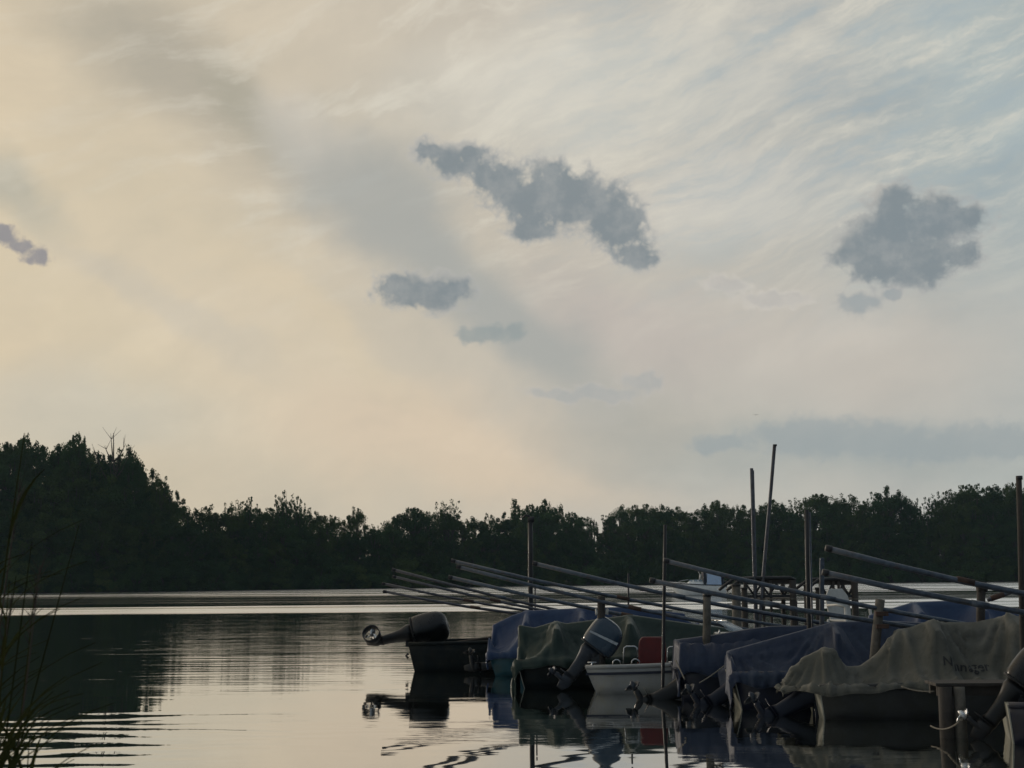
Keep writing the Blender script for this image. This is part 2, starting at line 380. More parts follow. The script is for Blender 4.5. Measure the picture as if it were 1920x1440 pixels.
def tree_proto(kind, seed):
    """unit tree: height 1; returns (trunk mesh, crown mesh)"""
    rng = np.random.default_rng(seed); rnd = random.Random(seed)
    mb = MB(); cen = []
    def clump(c, r, n, sq=1.0):
        d = rng.normal(size=(n, 3)); d /= np.linalg.norm(d, axis=1)[:, None]
        d *= (rng.uniform(0.15, 1, n) ** (1 / 2.2))[:, None] * r; d[:, 2] *= sq
        cen.append(np.array(c) + d)
    if kind == 'round':
        lean = rnd.uniform(-.03, .03); top = Vector((lean, 0, .72))
        mb.tube([(0, 0, -.03), (lean * .4, 0, .3), tuple(top)], [.026, .018, .006], 6)
        for i in range(64):
            h = rnd.uniform(.10, .97); prof = math.sin(math.pi * min(1, max(.08, (h - .02) / 1.02)) ** .85) ** .6
            a = rnd.uniform(0, 6.283); rr = .30 * prof * rnd.uniform(.35, 1.05)
            p = Vector((math.cos(a) * rr + lean * h, math.sin(a) * rr, h * .93))
            s0 = Vector((lean * h * .8, 0, max(.08, h * .62)))
            mb.tube([s0, (s0 + p) / 2 + Vector((0, 0, .02)), p], [.008, .005, .002], 4, False)
            clump(p, rnd.uniform(.04, .095), 260, .8)
        for i in range(9):
            a = rnd.uniform(0, 6.283); rr = rnd.uniform(.0, .22); h = .955 - rr * rr * 3.2 + rnd.uniform(-.02, .03)
            p = Vector((math.cos(a) * rr, math.sin(a) * rr, h)); clump(p, rnd.uniform(.016, .04), 80, 1.2)
            mb.tube([p - Vector((0, 0, .12)), p], [.004, .001], 3, False)
        size = .0082
    elif kind == 'birch':
        mb.tube([(0, 0, -.03), (.01, 0, .4), (.02, 0, .99)], [.017, .012, .002], 6)
        for i in range(30):
            h = rnd.uniform(.3, .98); a = rnd.uniform(0, 6.283); rr = .20 * (1.05 - h) ** .6 * rnd.uniform(.3, 1.1) + .015
            p = Vector((math.cos(a) * rr, math.sin(a) * rr, h)); q = p + Vector((math.cos(a) * .02, math.sin(a) * .02, -rnd.uniform(.05, .12)))
            mb.tube([(.02 * h, 0, h - .08), p, q], [.005, .003, .001], 4, False)
            for k in range(4): clump(p.lerp(q, k / 3), rnd.uniform(.014, .036), 60, 1.8)
        size = .0078
    elif kind == 'twiggy':
        mb.tube([(0, 0, -.03), (-.01, 0, .4), (.01, 0, .75)], [.020, .014, .005], 6)
        for i in range(30):
            h = rnd.uniform(.15, .72); a = rnd.uniform(0, 6.283); rr = .26 * math.sin(math.pi * (h + .1)) ** .7 * rnd.uniform(.4, 1)
            clump((math.cos(a) * rr, math.sin(a) * rr, h), rnd.uniform(.05, .09), 330, .8)
        for i in range(22):
            a = rnd.uniform(0, 6.283); rr = rnd.uniform(.02, .2); h = rnd.uniform(.78, 1.0) - rr * .4
            p = Vector((math.cos(a) * rr, math.sin(a) * rr, h)); b0 = Vector((math.cos(a) * rr * .4, math.sin(a) * rr * .4, .5))
            mb.tube([b0, (b0 + p) / 2, p], [.006, .004, .0012], 4, False)
            for k in range(5):
                q = b0.lerp(p, .5 + .12 * k) + Vector((rnd.uniform(-.03, .03), rnd.uniform(-.03, .03), rnd.uniform(-.01, .02)))
                clump(q, rnd.uniform(.012, .028), 32, 1.1)
        size = .0075
    elif kind == 'poplar':
        mb.tube([(0, 0, -.03), (0, 0, .95)], [.015, .003], 6)
        for i in range(44):
            h = rnd.uniform(.1, .99); a = rnd.uniform(0, 6.283); rr = .085 * math.sin(math.pi * min(.97, h * .8 + .2)) ** .6 * rnd.uniform(.3, 1)
            p = Vector((math.cos(a) * rr, math.sin(a) * rr, h)); clump(p, rnd.uniform(.025, .05), 60, 1.6)
            mb.tube([(0, 0, h - .08), p], [.004, .001], 3, False)
        size = .011
    elif kind == 'dead':
        mb.tube([(0, 0, -.03), (.01, 0, .5), (-.01, 0, 1)], [.016, .010, .002], 6)
        for i in range(18):
            h = rnd.uniform(.35, .9); a = rnd.uniform(0, 6.283); L = rnd.uniform(.08, .24)
            p = Vector((math.cos(a) * L * .6, math.sin(a) * L * .6, h + L)); mb.tube([(0, 0, h), (p.x * .5, p.y * .5, h + L * .35), p], [.006, .004, .001], 4, False)
            for k in range(3):
                q = p + Vector((rnd.uniform(-.05, .05), rnd.uniform(-.05, .05), rnd.uniform(.0, .06))); mb.tube([p * .8 + Vector((0, 0, h * .2)), q], [.002, .0008], 3, False)
        for i in range(10): clump((rnd.uniform(-.12, .12), rnd.uniform(-.12, .12), rnd.uniform(.2, .6)), .05, 40)
        size = .010
    else:   # 'bush': broad willow scrub along the water
        for i in range(5):
            a = i * 1.26; mb.tube([(0, 0, -.04), (math.cos(a) * .2, math.sin(a) * .2, .35), (math.cos(a) * .42, math.sin(a) * .42, .6)], [.03, .02, .006], 5)
        for i in range(46):
            a = rnd.uniform(0, 6.283); rr = .75 * math.sqrt(rnd.random()); h = rnd.uniform(.05, 1) * math.sqrt(max(.05, 1 - (rr / .85) ** 2)) * .92
            clump((math.cos(a) * rr, math.sin(a) * rr, h), rnd.uniform(.10, .20), 330, .85)
        for i in range(20):
            a = rnd.uniform(0, 6.283); rr = .7 * math.sqrt(rnd.random()); h = .95 * math.sqrt(max(.05, 1 - (rr / .85) ** 2))
            clump((math.cos(a) * rr, math.sin(a) * rr, h + .05), .04, 20, 2.0)
        size = .017
    cen = np.concatenate(cen); cen = cen[cen[:, 2] > .005]
    tm = mb.mesh('trunk'); tm.materials.append(M_BARK)
    cm = quads_mesh('crown', cen, size, rng); cm.materials.append(M_LEAF if seed % 2 else M_LEAF2)
    return tm, cm
for kind, seeds in (('round', (1, 2, 3, 4, 5, 6)), ('birch', (11, 12)), ('twiggy', (21, 22, 23)), ('poplar', (31,)), ('dead', (41,)), ('bush', (51, 52, 53))):
    TREE_KINDS[kind] = [tree_proto(kind, s) for s in seeds]
def tree(kind, px, d, top_px, width=1.0, label=None, group=None, cat='tree', name=None, base_z=.2):
    """a tree whose foot stands at depth d in the column px, its top at picture height top_px"""
    tm, cm = random.choice(TREE_KINDS[kind])
    g = at(px, 1085, d); H = at(px, top_px, d).z - base_z
    o = empty(name or {'bush': 'willow_bush', 'birch': 'birch_tree', 'poplar': 'poplar_tree', 'dead': 'bare_tree'}.get(kind, 'tree'), (g.x, d, base_z), random.uniform(0, 6.28))
    o.scale = (H * width, H * width, H)
    link('trunk', tm, None, o); link('crown', cm, None, o)
    tag(o, label, cat, group); return o
SKY_X = [-60, 0, 30, 60, 80, 100, 120, 135, 150, 165, 180, 200, 225, 240, 246, 270, 290, 297, 310, 340, 355, 375, 400, 415, 430, 455, 480, 500, 520, 540, 575, 600, 630, 645, 670, 690, 720, 735, 755, 780, 800, 830, 860, 885, 900, 940, 960, 990, 1010, 1040, 1060, 1080, 1100, 1118, 1135, 1150, 1190, 1230, 1260, 1290, 1305, 1340, 1375, 1395, 1440, 1475, 1500, 1530, 1575, 1620, 1640, 1670, 1690, 1715, 1750, 1800, 1830, 1860, 1890, 1920, 1990]
SKY_Y = [825, 822, 816, 824, 820, 830, 820, 815, 822, 838, 845, 842, 845, 842, 866, 870, 880, 908, 910, 927, 948, 944, 950, 958, 945, 950, 948, 955, 945, 940, 946, 957, 964, 976, 953, 972, 976, 962, 956, 950, 956, 955, 965, 975, 962, 958, 948, 943, 939, 940, 951, 957, 968, 974, 962, 950, 942, 940, 947, 952, 956, 938, 942, 946, 940, 929, 926, 921, 918, 931, 921, 914, 917, 928, 926, 911, 906, 908, 904, 900, 900]
def sky_top(px): return float(np.interp(px, SKY_X, SKY_Y))
def wood(px, row):
    side = 'tall left wood' if px < 360 else 'low wood left of the hooked post' if px < 1000 else 'wood behind the right-hand pipes'
    return ('dark leafy tree on the skyline of the ' if row == 0 else 'shorter dark tree below the skyline of the ') + side, ('skyline trees, ' if row == 0 else 'front trees, ') + side
def build_trees():
    rnd = random.Random(5)
    px = -70.0
    while px < 1990:                                   # the trees that make the skyline
        left = px < 330
        step = rnd.uniform(20, 30) if not left else rnd.uniform(22, 34)
        top = sky_top(px) + rnd.uniform(-3, 5)
        kind = rnd.choices(['round', 'twiggy', 'birch'], [.66, .30, .04] if not left else [.8, .2, 0])[0]
        w = {'round': rnd.uniform(.70, .98), 'twiggy': rnd.uniform(.65, .85), 'birch': .9}[kind]
        tree(kind, px, shore_d(px) + rnd.uniform(7, 17), top, w * (1.0 if not left else .8), *wood(px, 0))
        px += step
    for k in range(3):                                 # lower trees in front of them, closing the gaps below
        px = -60.0 + 13 * k
        while px < 1985:
            sh = shore_d(px); y0 = 1098; top = y0 - (y0 - sky_top(px)) * (rnd.uniform(.74, .90) if k == 0 else rnd.uniform(.45, .66) if k == 1 else rnd.uniform(.58, .76))
            tree('round' if rnd.random() < .75 else 'twiggy', px, sh + (5.5, 2.5, 4.0)[k] + rnd.uniform(-1, 1), top, rnd.uniform(.95, 1.25), *wood(px, 1))
            px += rnd.uniform(30, 46)
    px = -60.0
    while px < 1985:                                   # scrub at the water's edge
        sh = shore_d(px)
        tree('bush', px, sh + rnd.uniform(-.5, 1.5), 1098 - rnd.uniform(34, 70), rnd.uniform(.8, 1.3), 'low willow bush at the waterline of the far shore', 'willow bushes along the far shore', 'bush', base_z=.05)
        px += rnd.uniform(22, 34)
    # crowns that stand out on the skyline
    for kind, x, y, w, lab in (
        ('round', 135, 806, .42, 'tall dark tree with a small pointed crown, highest of the left wood'),
        ('round', 30, 813, .5, 'broad dark tree at the left edge of the photo, top of the left wood'),
        ('dead', 207, 812, 1.0, 'bare tree with thin dead twigs above the left wood'),
        ('round', 240, 836, .45, 'dark tree on the right shoulder of the tall left wood'),
        ('twiggy', 292, 877, .6, 'loose-leaved tree where the left wood slopes down to the right'),
        ('twiggy', 436, 930, .7, 'thin feathery tree just right of the tall left wood'),
        ('twiggy', 466, 927, .6, 'second thin feathery tree right of the tall left wood'),
        ('twiggy', 529, 914, .62, 'tall open tree with a narrow tip above the middle of the left shore'),
        ('twiggy', 556, 926, .6, 'smaller open tree just right of the tall narrow-tipped one'),
        ('round', 667, 950, .7, 'small round tree standing alone on the skyline between two gaps'),
        ('round', 775, 948, .95, 'broad dome-shaped tree left of the open feathery tree'),
        ('twiggy', 838, 929, .85, 'open feathery tree standing highest above the mooring pipes'),
        ('poplar', 966, 940, .9, 'narrow upright poplar left of the hooked post'),
        ('round', 1022, 936, .95, 'broad round tree directly behind the hooked post'),
        ('round', 1352, 934, .6, 'dark round tree left of the two tall leaning poles'),
        ('round', 1668, 911, .9, 'broad dense tree on the skyline above the blue tarpaulin'),
        ('twiggy', 1835, 903, .8, 'tall loose tree on the right skyline near the last post')):
        tree(kind, x, shore_d(x) + 6.2, y, w, lab, None)
build_trees()

# ------------------------------------------------------------------ reeds at the left edge
def build_reeds():
    rnd = random.Random(3)
    def reed(base, tip, leafn, plume, lab):
        o = empty('reed', tuple(base)); b = Vector(base); L = Vector(tip) - b
        mid = L * .5 + Vector((rnd.uniform(-.03, .03), 0, .03)); mb = MB()
        pts = [Vector((0, 0, 0)), L * .25 + (mid - L * .5) * .6, mid, L * .78 + (mid - L * .5) * .6, L]
        mb.tube(pts, [.0045, .004, .0035, .003, .0015], 6).build('stem', M_REEDDRY if plume else M_REED, o, True)
        for k in range(leafn):
            s = .35 + .6 * (k + rnd.random() * .5) / max(1, leafn); i = min(3, int(s * 4)); p = pts[i].lerp(pts[i + 1], s * 4 - i)
            a = rnd.uniform(0, 6.28); ll = rnd.uniform(.25, .5); dr = Vector((math.cos(a) * .45, math.sin(a) * .45, 1)).normalized()
            lm = MB(); side = dr.cross(Vector((0, 0, 1))).normalized(); rows = []
            for q in range(6):
                tq = q / 5; c = p + dr * ll * tq + Vector((math.cos(a), math.sin(a), -.6)) * (.16 * tq * tq); wd = .0065 * math.sin(math.pi * min(1, .15 + tq * .85)) + .0006
                rows.append([c - side * wd, c + Vector((0, 0, -.003)), c + side * wd])
            lm.loft(rows, False, False).build('leaf', M_REED, o)
        if plume:
            pm = MB()
            for k in range(26):
                s = .82 + .18 * rnd.random(); p = L * s; q = p + Vector((rnd.uniform(-.04, .04), rnd.uniform(-.04, .04), rnd.uniform(.02, .09))); pm.tube([p, q], [.0022, .0008], 3, False)
            pm.build('plume', M_REEDDRY, o)
        tag(o, lab, 'reed', 'reeds at the left edge')
    def g(px, d): return Vector(((px - 960) / F * d, d, -.05))
    lab = 'green reed with long leaves at the left edge of the photo'
    for i in range(9):
        d = rnd.uniform(5.0, 6.2); px = rnd.uniform(-60, 2); reed(g(px, d), at(px + rnd.uniform(-4, 22), rnd.uniform(965, 1090), d), 6, False, lab)
    lab = 'thin dry reed stem bending over the water on the left'
    for (p0, p1) in (((-20, 1400), (148, 985)), ((0, 1500), (60, 1015)), ((10, 1500), (75, 1060)), ((-10, 1500), (38, 905)), ((20, 1500), (66, 1100)), ((-30, 1500), (20, 1130)), ((5, 1500), (30, 1080))):
        d = rnd.uniform(4.8, 6); reed(g(p0[0] - 20, d), at(p1[0], p1[1], d), 1, rnd.random() < .35, lab)
    reed(g(-90, 5), at(46, 812, 5), 2, False, 'tall reed with a tip crossing the sky at the left edge')
    lab = 'dark leafy sprig of bank weed in the lower left corner'
    for i in range(9):
        d = rnd.uniform(4.2, 4.8); px = rnd.uniform(-30, 40); reed(g(px, d), at(px + rnd.uniform(-10, 24), rnd.uniform(1330, 1430), d), 7, False, lab)
build_reeds()
# ------------------------------------------------------------------ mooring frame of reference: boats lie across the view, sterns to the left
TH = R(-3)
UV, VV = Vector((math.cos(TH), math.sin(TH), 0)), Vector((-math.sin(TH), math.cos(TH), 0))
def on_plane(px, py, v, O=None):
    """world point where the ray of a picture point meets the vertical plane at offset v (from O, or absolute)"""
    d = ray(px, py); O = O if O is not None else Vector((0, 0, 0))
    k = (v - (CAMP - O).dot(VV)) / d.dot(VV); return CAMP + d * k
def world_uv(u, v, z): return UV * u + VV * v + Vector((0, 0, z))

M_GEL_WHITE = mat('gelcoat_white', (.30, .31, .31), .32, .10, 3, .05, 30, dirt=(.30, .29, .22), dscale=4, damount=.5)
M_GEL_TEAL = mat('gelcoat_teal', (.016, .075, .10), .4, .2, 4, dirt=(.03, .06, .05), damount=.5)
M_GEL_DARK = mat('hull_dark_green', (.007, .011, .013), .6, .3, 5, .1, 30, spec=.2, dirt=(.03, .03, .02))
M_GEL_NAVY = mat('hull_navy', (.009, .013, .03), .38, .25, 4, dirt=(.03, .03, .03))
M_GEL_GREY = mat('hull_weathered_grey', (.028, .030, .031), .6, .35, 4, .2, 30, dirt=(.022, .024, .018), dscale=2.5, damount=.8)
M_GEL_CREAM = mat('transom_cream', (.33, .33, .28), .5, .12, 5, .1, 40, dirt=(.15, .14, .09), dscale=5, damount=.6)
M_WOODGREY = mat('weathered_wood', (.11, .10, .085), .85, .35, 9, .5, 40, dirt=(.05, .055, .04))
M_WOODDARK = mat('wet_dark_wood', (.035, .03, .026), .8, .4, 8, .5, 40)
M_STEEL = mat('galvanised_pipe', (.085, .105, .135), .42, .3, 14, .15, 60, metal=.6, dirt=(.12, .085, .06), dscale=6, damount=.5)
M_RUST = mat('rusty_iron', (.06, .035, .026), .85, .5, 10, .5, 60)
M_BLACKMETAL = mat('black_painted_steel', (.014, .015, .018), .5, .3, 8, .1, 50)
M_CHROME = mat('polished_steel', (.5, .51, .53), .18, .1, 10, metal=1.0)
M_RUBBER = mat('black_rubber', (.015, .015, .016), .7, .3, 10)
M_RED = mat('red_vinyl', (.11, .010, .011), .5, .15, 10, .1, 80)
M_COWL_BLUE = mat('cowl_blue_grey', (.022, .045, .075), .22, .12, 4, coat=.5)
M_COWL_BLACK = mat('cowl_black', (.006, .007, .009), .3, .2, 5)
M_COWL_STRIPE = mat('cowl_silver', (.40, .43, .46), .25, .1, 8, metal=.3)
M_LEG_GREY = mat('motor_leg_grey', (.024, .032, .046), .38, .2, 10, metal=.3, dirt=(.07, .07, .06))
M_LEG_BLACK = mat('motor_leg_black', (.005, .006, .008), .4, .3, 10)
M_LEG_NAVY = mat('motor_leg_navy', (.007, .010, .024), .35, .2, 10, metal=.2)
M_ALU = mat('bare_aluminium', (.66, .67, .68), .28, .2, 14, metal=.9)
M_FOAM = mat('white_plastic', (.5, .5, .48), .45, .08, 10, dirt=(.35, .33, .27), damount=.4)
M_ROPE = mat('mooring_rope', (.13, .12, .10), .9, .3, 60, .3, 150)
def glass_mat():
    m = bpy.data.materials.new('tinted_windscreen'); m.use_nodes = True; t = NT(m.node_tree)
    b = t.n('BsdfPrincipled', {'Base Color': (.35, .45, .55), 'Roughness': t.sstep(t.noise(t.n('TexCoord').outputs['Object'], 9, 5), .3, .7, .08, .3), 'Transmission Weight': .55, 'IOR': 1.45, 'Alpha': .8})
    t.n('OutputMaterial', {'Surface': b}); return m
M_GLASS = glass_mat()
def cloth_mat(name, col, fade, rough=.75, sheen=.1):
    m = bpy.data.materials.new(name); m.use_nodes = True; t = NT(m.node_tree)
    oc = t.n('TexCoord').outputs['Object']
    n1 = t.noise(oc, 2.2, 6, .62); n2 = t.noise(t.mapping(oc, (0, 0, 0), .3, (.5, .12, .2)), 2.5, 5, .6)
    c = t.mix(t.sstep(n1, .42, .68, 0, .6), col, fade); c = t.mix(t.sstep(n2, .5, .75, 0, .5), c, tuple(x * .5 for x in col))
    spots = t.noise(oc, 14, 4, .6); c = t.mix(t.sstep(spots, .62, .72, 0, .35), c, fade)
    wv = t.noise(oc, 260, 2, .5)
    cr = t.noise(t.mapping(oc, (0, 0, 0), .4, (.30, .10, .22)), 1.0, 4, .55)
    hh = t.m('ADD', t.m('MULTIPLY', cr, .012), t.m('MULTIPLY', wv, .0005))
    b = t.n('BsdfPrincipled', {'Base Color': c, 'Roughness': rough, 'Sheen Weight': sheen, 'Specular IOR Level': .45})
    bp = t.n('Bump', {'Strength': .75, 'Distance': 1.0, 'Height': hh}); t.put(b.inputs['Normal'], bp)
    t.n('OutputMaterial', {'Surface': b}); return m
M_T_BLUE = cloth_mat('tarp_blue', (.007, .030, .095), (.020, .054, .125), .5)
M_T_GREEN = cloth_mat('tarp_green', (.006, .024, .018), (.019, .040, .033), .55)
M_T_NAVY = cloth_mat('tarp_navy', (.006, .017, .050), (.018, .034, .072), .6)
M_T_NAVY2 = cloth_mat('tarp_navy_faded', (.009, .021, .056), (.044, .064, .100), .6)
M_T_OLIVE = cloth_mat('tarp_olive', (.092, .092, .076), (.165, .163, .145), .8)

# ------------------------------------------------------------------ boats
class Boat: pass
def half_beam(B, t): return B / 2 * (.90 + .10 * math.sin(math.pi * min(1, t / .7))) * (1 - max(0, (t - .42) / .58) ** 2.3)
def make_boat(px, py, L, B, g0, g1, hull_m, trans_m, rail_m, label, rake=.10, stripe=None, inner=True, keel=-.16, th=TH):
    b = Boat(); near = water_at(px, py); b.th = th; b.U = Vector((math.cos(th), math.sin(th), 0)); b.V = Vector((-math.sin(th), math.cos(th), 0)); b.O = near + b.V * (half_beam(B, 0) * .9); b.L, b.B, b.g0, b.g1, b.rake = L, B, g0, g1, rake
    b.root = empty('motor_boat', tuple(b.O), th); tag(b.root, label, 'boat', 'boats moored stern out')
    N = 16; rings = []; top = []
    def g(t): return g0 + (g1 - g0) * t ** 1.7
    b.g = g
    for i in range(N + 1):
        t = i / N; hb = max(.015, half_beam(B, t)); gg = g(t); zk = keel + (gg * .55 - keel) * max(0, (t - .72) / .28) ** 2.2
        zc = keel + .16 + (gg - .12 - keel - .16) * .75 * max(0, (t - .55) / .45) ** 2
        def P(y, z): return Vector((L * t + (.06 * L * max(0, (t - .7) / .3) ** 2 * (z / max(.1, gg))) - rake * (1 - t) ** 6 * max(-.4, z / g0), y, z))
        half = [(hb, gg), (hb * .985, gg * .72 + zc * .28), (hb * .93, gg * .3 + zc * .7), (hb * .84, zc), (hb * .45, (zc + zk) / 2 - .01), (0, zk)]
        rings.append([P(-y, z) for y, z in half] + [P(y, z) for y, z in reversed(half[:-1])])
        top.append((P(-hb, gg), P(hb, gg)))
    b.top = top
    h = MB().loft(rings, False, False).build('hull', hull_m, b.root, True); solid(h, .025, -1)
    tr = rings[0]; mb = MB(); n = len(tr); back = [p + Vector((.035, 0, 0)) for p in tr]; fr = [p + Vector((-.012, 0, 0)) for p in tr]
    mb.v = [tuple(p) for p in fr + back]; mb.f = [tuple(range(n)), tuple(range(2 * n - 1, n - 1, -1))] + [(k, n + k, n + (k + 1) % n, (k + 1) % n) for k in range(n)]
    mb.build('transom', trans_m, b.root)
    for s in (0, 1):
        MB().tube([p[s] for p in top], .028, 8).build('rub_rail', rail_m, b.root, True)
    if inner:
        fl = MB(); ps = [];
        for i in range(1, N - 2):
            t = i / N; hb = half_beam(B, t) * .86; ps.append([Vector((L * t, -hb, .10)), Vector((L * t, hb, .10))])
        fl.loft(ps, False, False).build('floor', hull_m, b.root)
        for t in (.32, .55):
            hb = half_beam(B, t) * .97; MB().box((L * t, 0, g(t) * .72), (.24, hb * 2, .04)).build('thwart', M_WOODGREY, b.root, bevel=.006)
    # foredeck
    dk = MB(); ps = []
    for i in range(int(N * .66), N + 1):
        p, q = top[i]; c = (p + q) / 2 + Vector((0, 0, .05 * (q - p).length)); ps.append([p, p.lerp(c, .6) + Vector((0, 0, .01)), c, q.lerp(c, .6) + Vector((0, 0, .01)), q])
    dk.loft(ps, False, False).build('foredeck', trans_m if inner else hull_m, b.root, True)
    return b
def loc(b, px, py, v=0.0):
    """(u, v, z) in the boat's own frame of a picture point lying at offset v from its centreline"""
    r = ray(px, py); k = (v - (CAMP - b.O).dot(b.V)) / r.dot(b.V); w = CAMP + r * k; return Vector(((w - b.O).dot(b.U), v, w.z))

# ------------------------------------------------------------------ outboard motors
def motor(b, v, tilt, s, cowl_m, leg_m, label, prop, stripe=None, ring=False, cowl=True, prop_m=None, tiller=False, steer=0.0, cs=1.0, lw=1.0):
    off = (Matrix.Rotation(tilt, 4, 'Y') @ Matrix.Rotation(steer, 4, 'Z')) @ (Vector((-.45, 0, -.62)) * s)
    pivot = loc(b, prop[0], prop[1], v + off.y) - off;  w = b.O + b.U * pivot.x + b.V * pivot.y + Vector((0, 0, pivot.z))
    root = empty('outboard_motor', tuple(w)); root.rotation_euler = (0, 0, b.th); tag(root, label, 'motor', 'outboard motors tilted out of the water')
    Rt = Matrix.Rotation(tilt, 4, 'Y') @ Matrix.Rotation(steer, 4, 'Z')          # leg swings aft and up
    def part(mb, name, m, smooth=True, bevel=0.0, rot=True, par=None):
        if rot: mb.v = [tuple((Rt @ (Vector(p) * s))) for p in mb.v]
        else: mb.v = [tuple(Vector(p) * s) for p in mb.v]
        return mb.build(name, m, par or root, smooth, bevel)
    # clamp bracket stays on the transom
    k = MB(); k.box((.06, -.09, -.06), (.16, .03, .26)).box((.06, .09, -.06), (.16, .03, .26)).tube([(.02, -.13, .05), (.02, .13, .05)], .022, 8)
    part(k, 'clamp_bracket', leg_m, False, .006, rot=False)
    # mid section
    leg = MB().loft([super_ring(z, cx, hx * lw, hy * lw, 16, 2.4) for z, cx, hx, hy in ((.16, -.10, .13, .085), (.06, -.10, .14, .09), (-.05, -.11, .11, .065), (-.2, -.12, .085, .05), (-.42, -.13, .075, .04), (-.5, -.14, .085, .042))])
    lg = part(leg, 'leg', leg_m)
    lo = MB().loft([super_ring(z, cx, hx * lw, hy * lw, 16, 2.2) for z, cx, hx, hy in ((-.5, -.14, .085, .042), (-.56, -.15, .08, .034), (-.60, -.155, .09, .04), (-.64, -.16, .085, .03), (-.70, -.15, .07, .012), (-.80, -.17, .04, .006))])
    part(lo, 'skeg', leg_m, par=lg)
    part(MB().loft([super_ring(z, -.19, .17, .085, 16, 2.5) for z in (-.505, -.495)]), 'cavitation_plate', leg_m, True, par=lg)
    gb = MB(); prof = [(.06, .004), (.03, .03), (-.03, .046), (-.15, .05), (-.24, .046), (-.28, .035)]
    gb.tube([(x - .12, 0, -.62) for x, r in prof], [r for x, r in prof], 14); part(gb, 'gearcase', leg_m, par=lg)
    pr = MB(); prof = [(-.40, .04), (-.46, .042), (-.50, .03), (-.53, .006)]
    pr.tube([(x, 0, -.62) for x, r in prof], [r for x, r in prof], 12)
    for kk in range(3):
        a = kk * 2.094 + .4; rows = []
        for q in range(6):
            rr = .03 + .105 * q / 5; wd = .018 + .05 * math.sin(math.pi * min(.98, .12 + .78 * q / 5)); tw = 1.0 - .5 * q / 5; row = []
            for e in (-1, -.3, .3, 1):
                ang = a + e * wd * math.cos(tw) / rr * .9; row.append(Vector((-.45 + e * wd * math.sin(tw) * .8, math.cos(ang) * rr, -.62 + math.sin(ang) * rr)))
            rows.append(row)
        pr.loft(rows, False, False)
    po = part(pr, 'propeller', prop_m or M_ALU); solid(po, .006, 0)
    if ring:
        rg = MB(); rows = []
        for kk in range(33):
            a = 2 * math.pi * kk / 32; rows.append([Vector((x, math.cos(a) * r, -.62 + math.sin(a) * r)) for x, r in ((-.36, .165), (-.53, .165), (-.53, .178), (-.36, .178))])
        rg.loft(rows, False, True)
        for a in (.5, 2.6, 4.7): rg.tube([(-.40, math.cos(a) * .04, -.62 + math.sin(a) * .04), (-.40, math.cos(a) * .17, -.62 + math.sin(a) * .17)], .008, 6)
        part(rg, 'propeller_guard', M_BLACKMETAL, par=lg)
    if cowl:
        secs = ((.14, -.06, .19, .125), (.17, -.06, .225, .15), (.21, -.055, .24, .16), (.34, -.05, .245, .165), (.46, -.06, .235, .158), (.54, -.075, .20, .135), (.585, -.09, .14, .095), (.60, -.095, .07, .05))
        c = part(MB().loft([super_ring(.14 + (z - .14) * cs, cx, hx * cs, hy * cs, 24, 3.2) for z, cx, hx, hy in secs]), 'cowl', cowl_m); subsurf(c, 1)
        part(MB().loft([super_ring(.14 + (z - .14) * cs, -.06, .232 * cs, .156 * cs, 24, 3.2) for z in (.155, .175)]), 'cowl_seal', M_RUBBER, par=c)
        if stripe:
            for sg in (-1, 1):
                rows = []
                for q in range(9):
                    x = -.26 + .05 * q; rows.append([Vector((-.06 + (x + .06) * cs, sg * cs * (.1685 - .02 * abs(x + .06) ** 2 * 8), .14 + (.16 + .07 * q / 8) * cs)), Vector((-.06 + (x + .06) * cs, sg * cs * (.1675 - .02 * abs(x + .06) ** 2 * 8), .14 + (.185 + .085 * q / 8) * cs))])
                part(MB().loft(rows, False, False), 'cowl_stripe', stripe, par=c)
    if tiller:
        part(MB().tube([(.10, .0, .10), (.35, .02, .16), (.55, .02, .17)], [.02, .018, .02], 8), 'tiller_handle', M_BLACKMETAL)
    return root

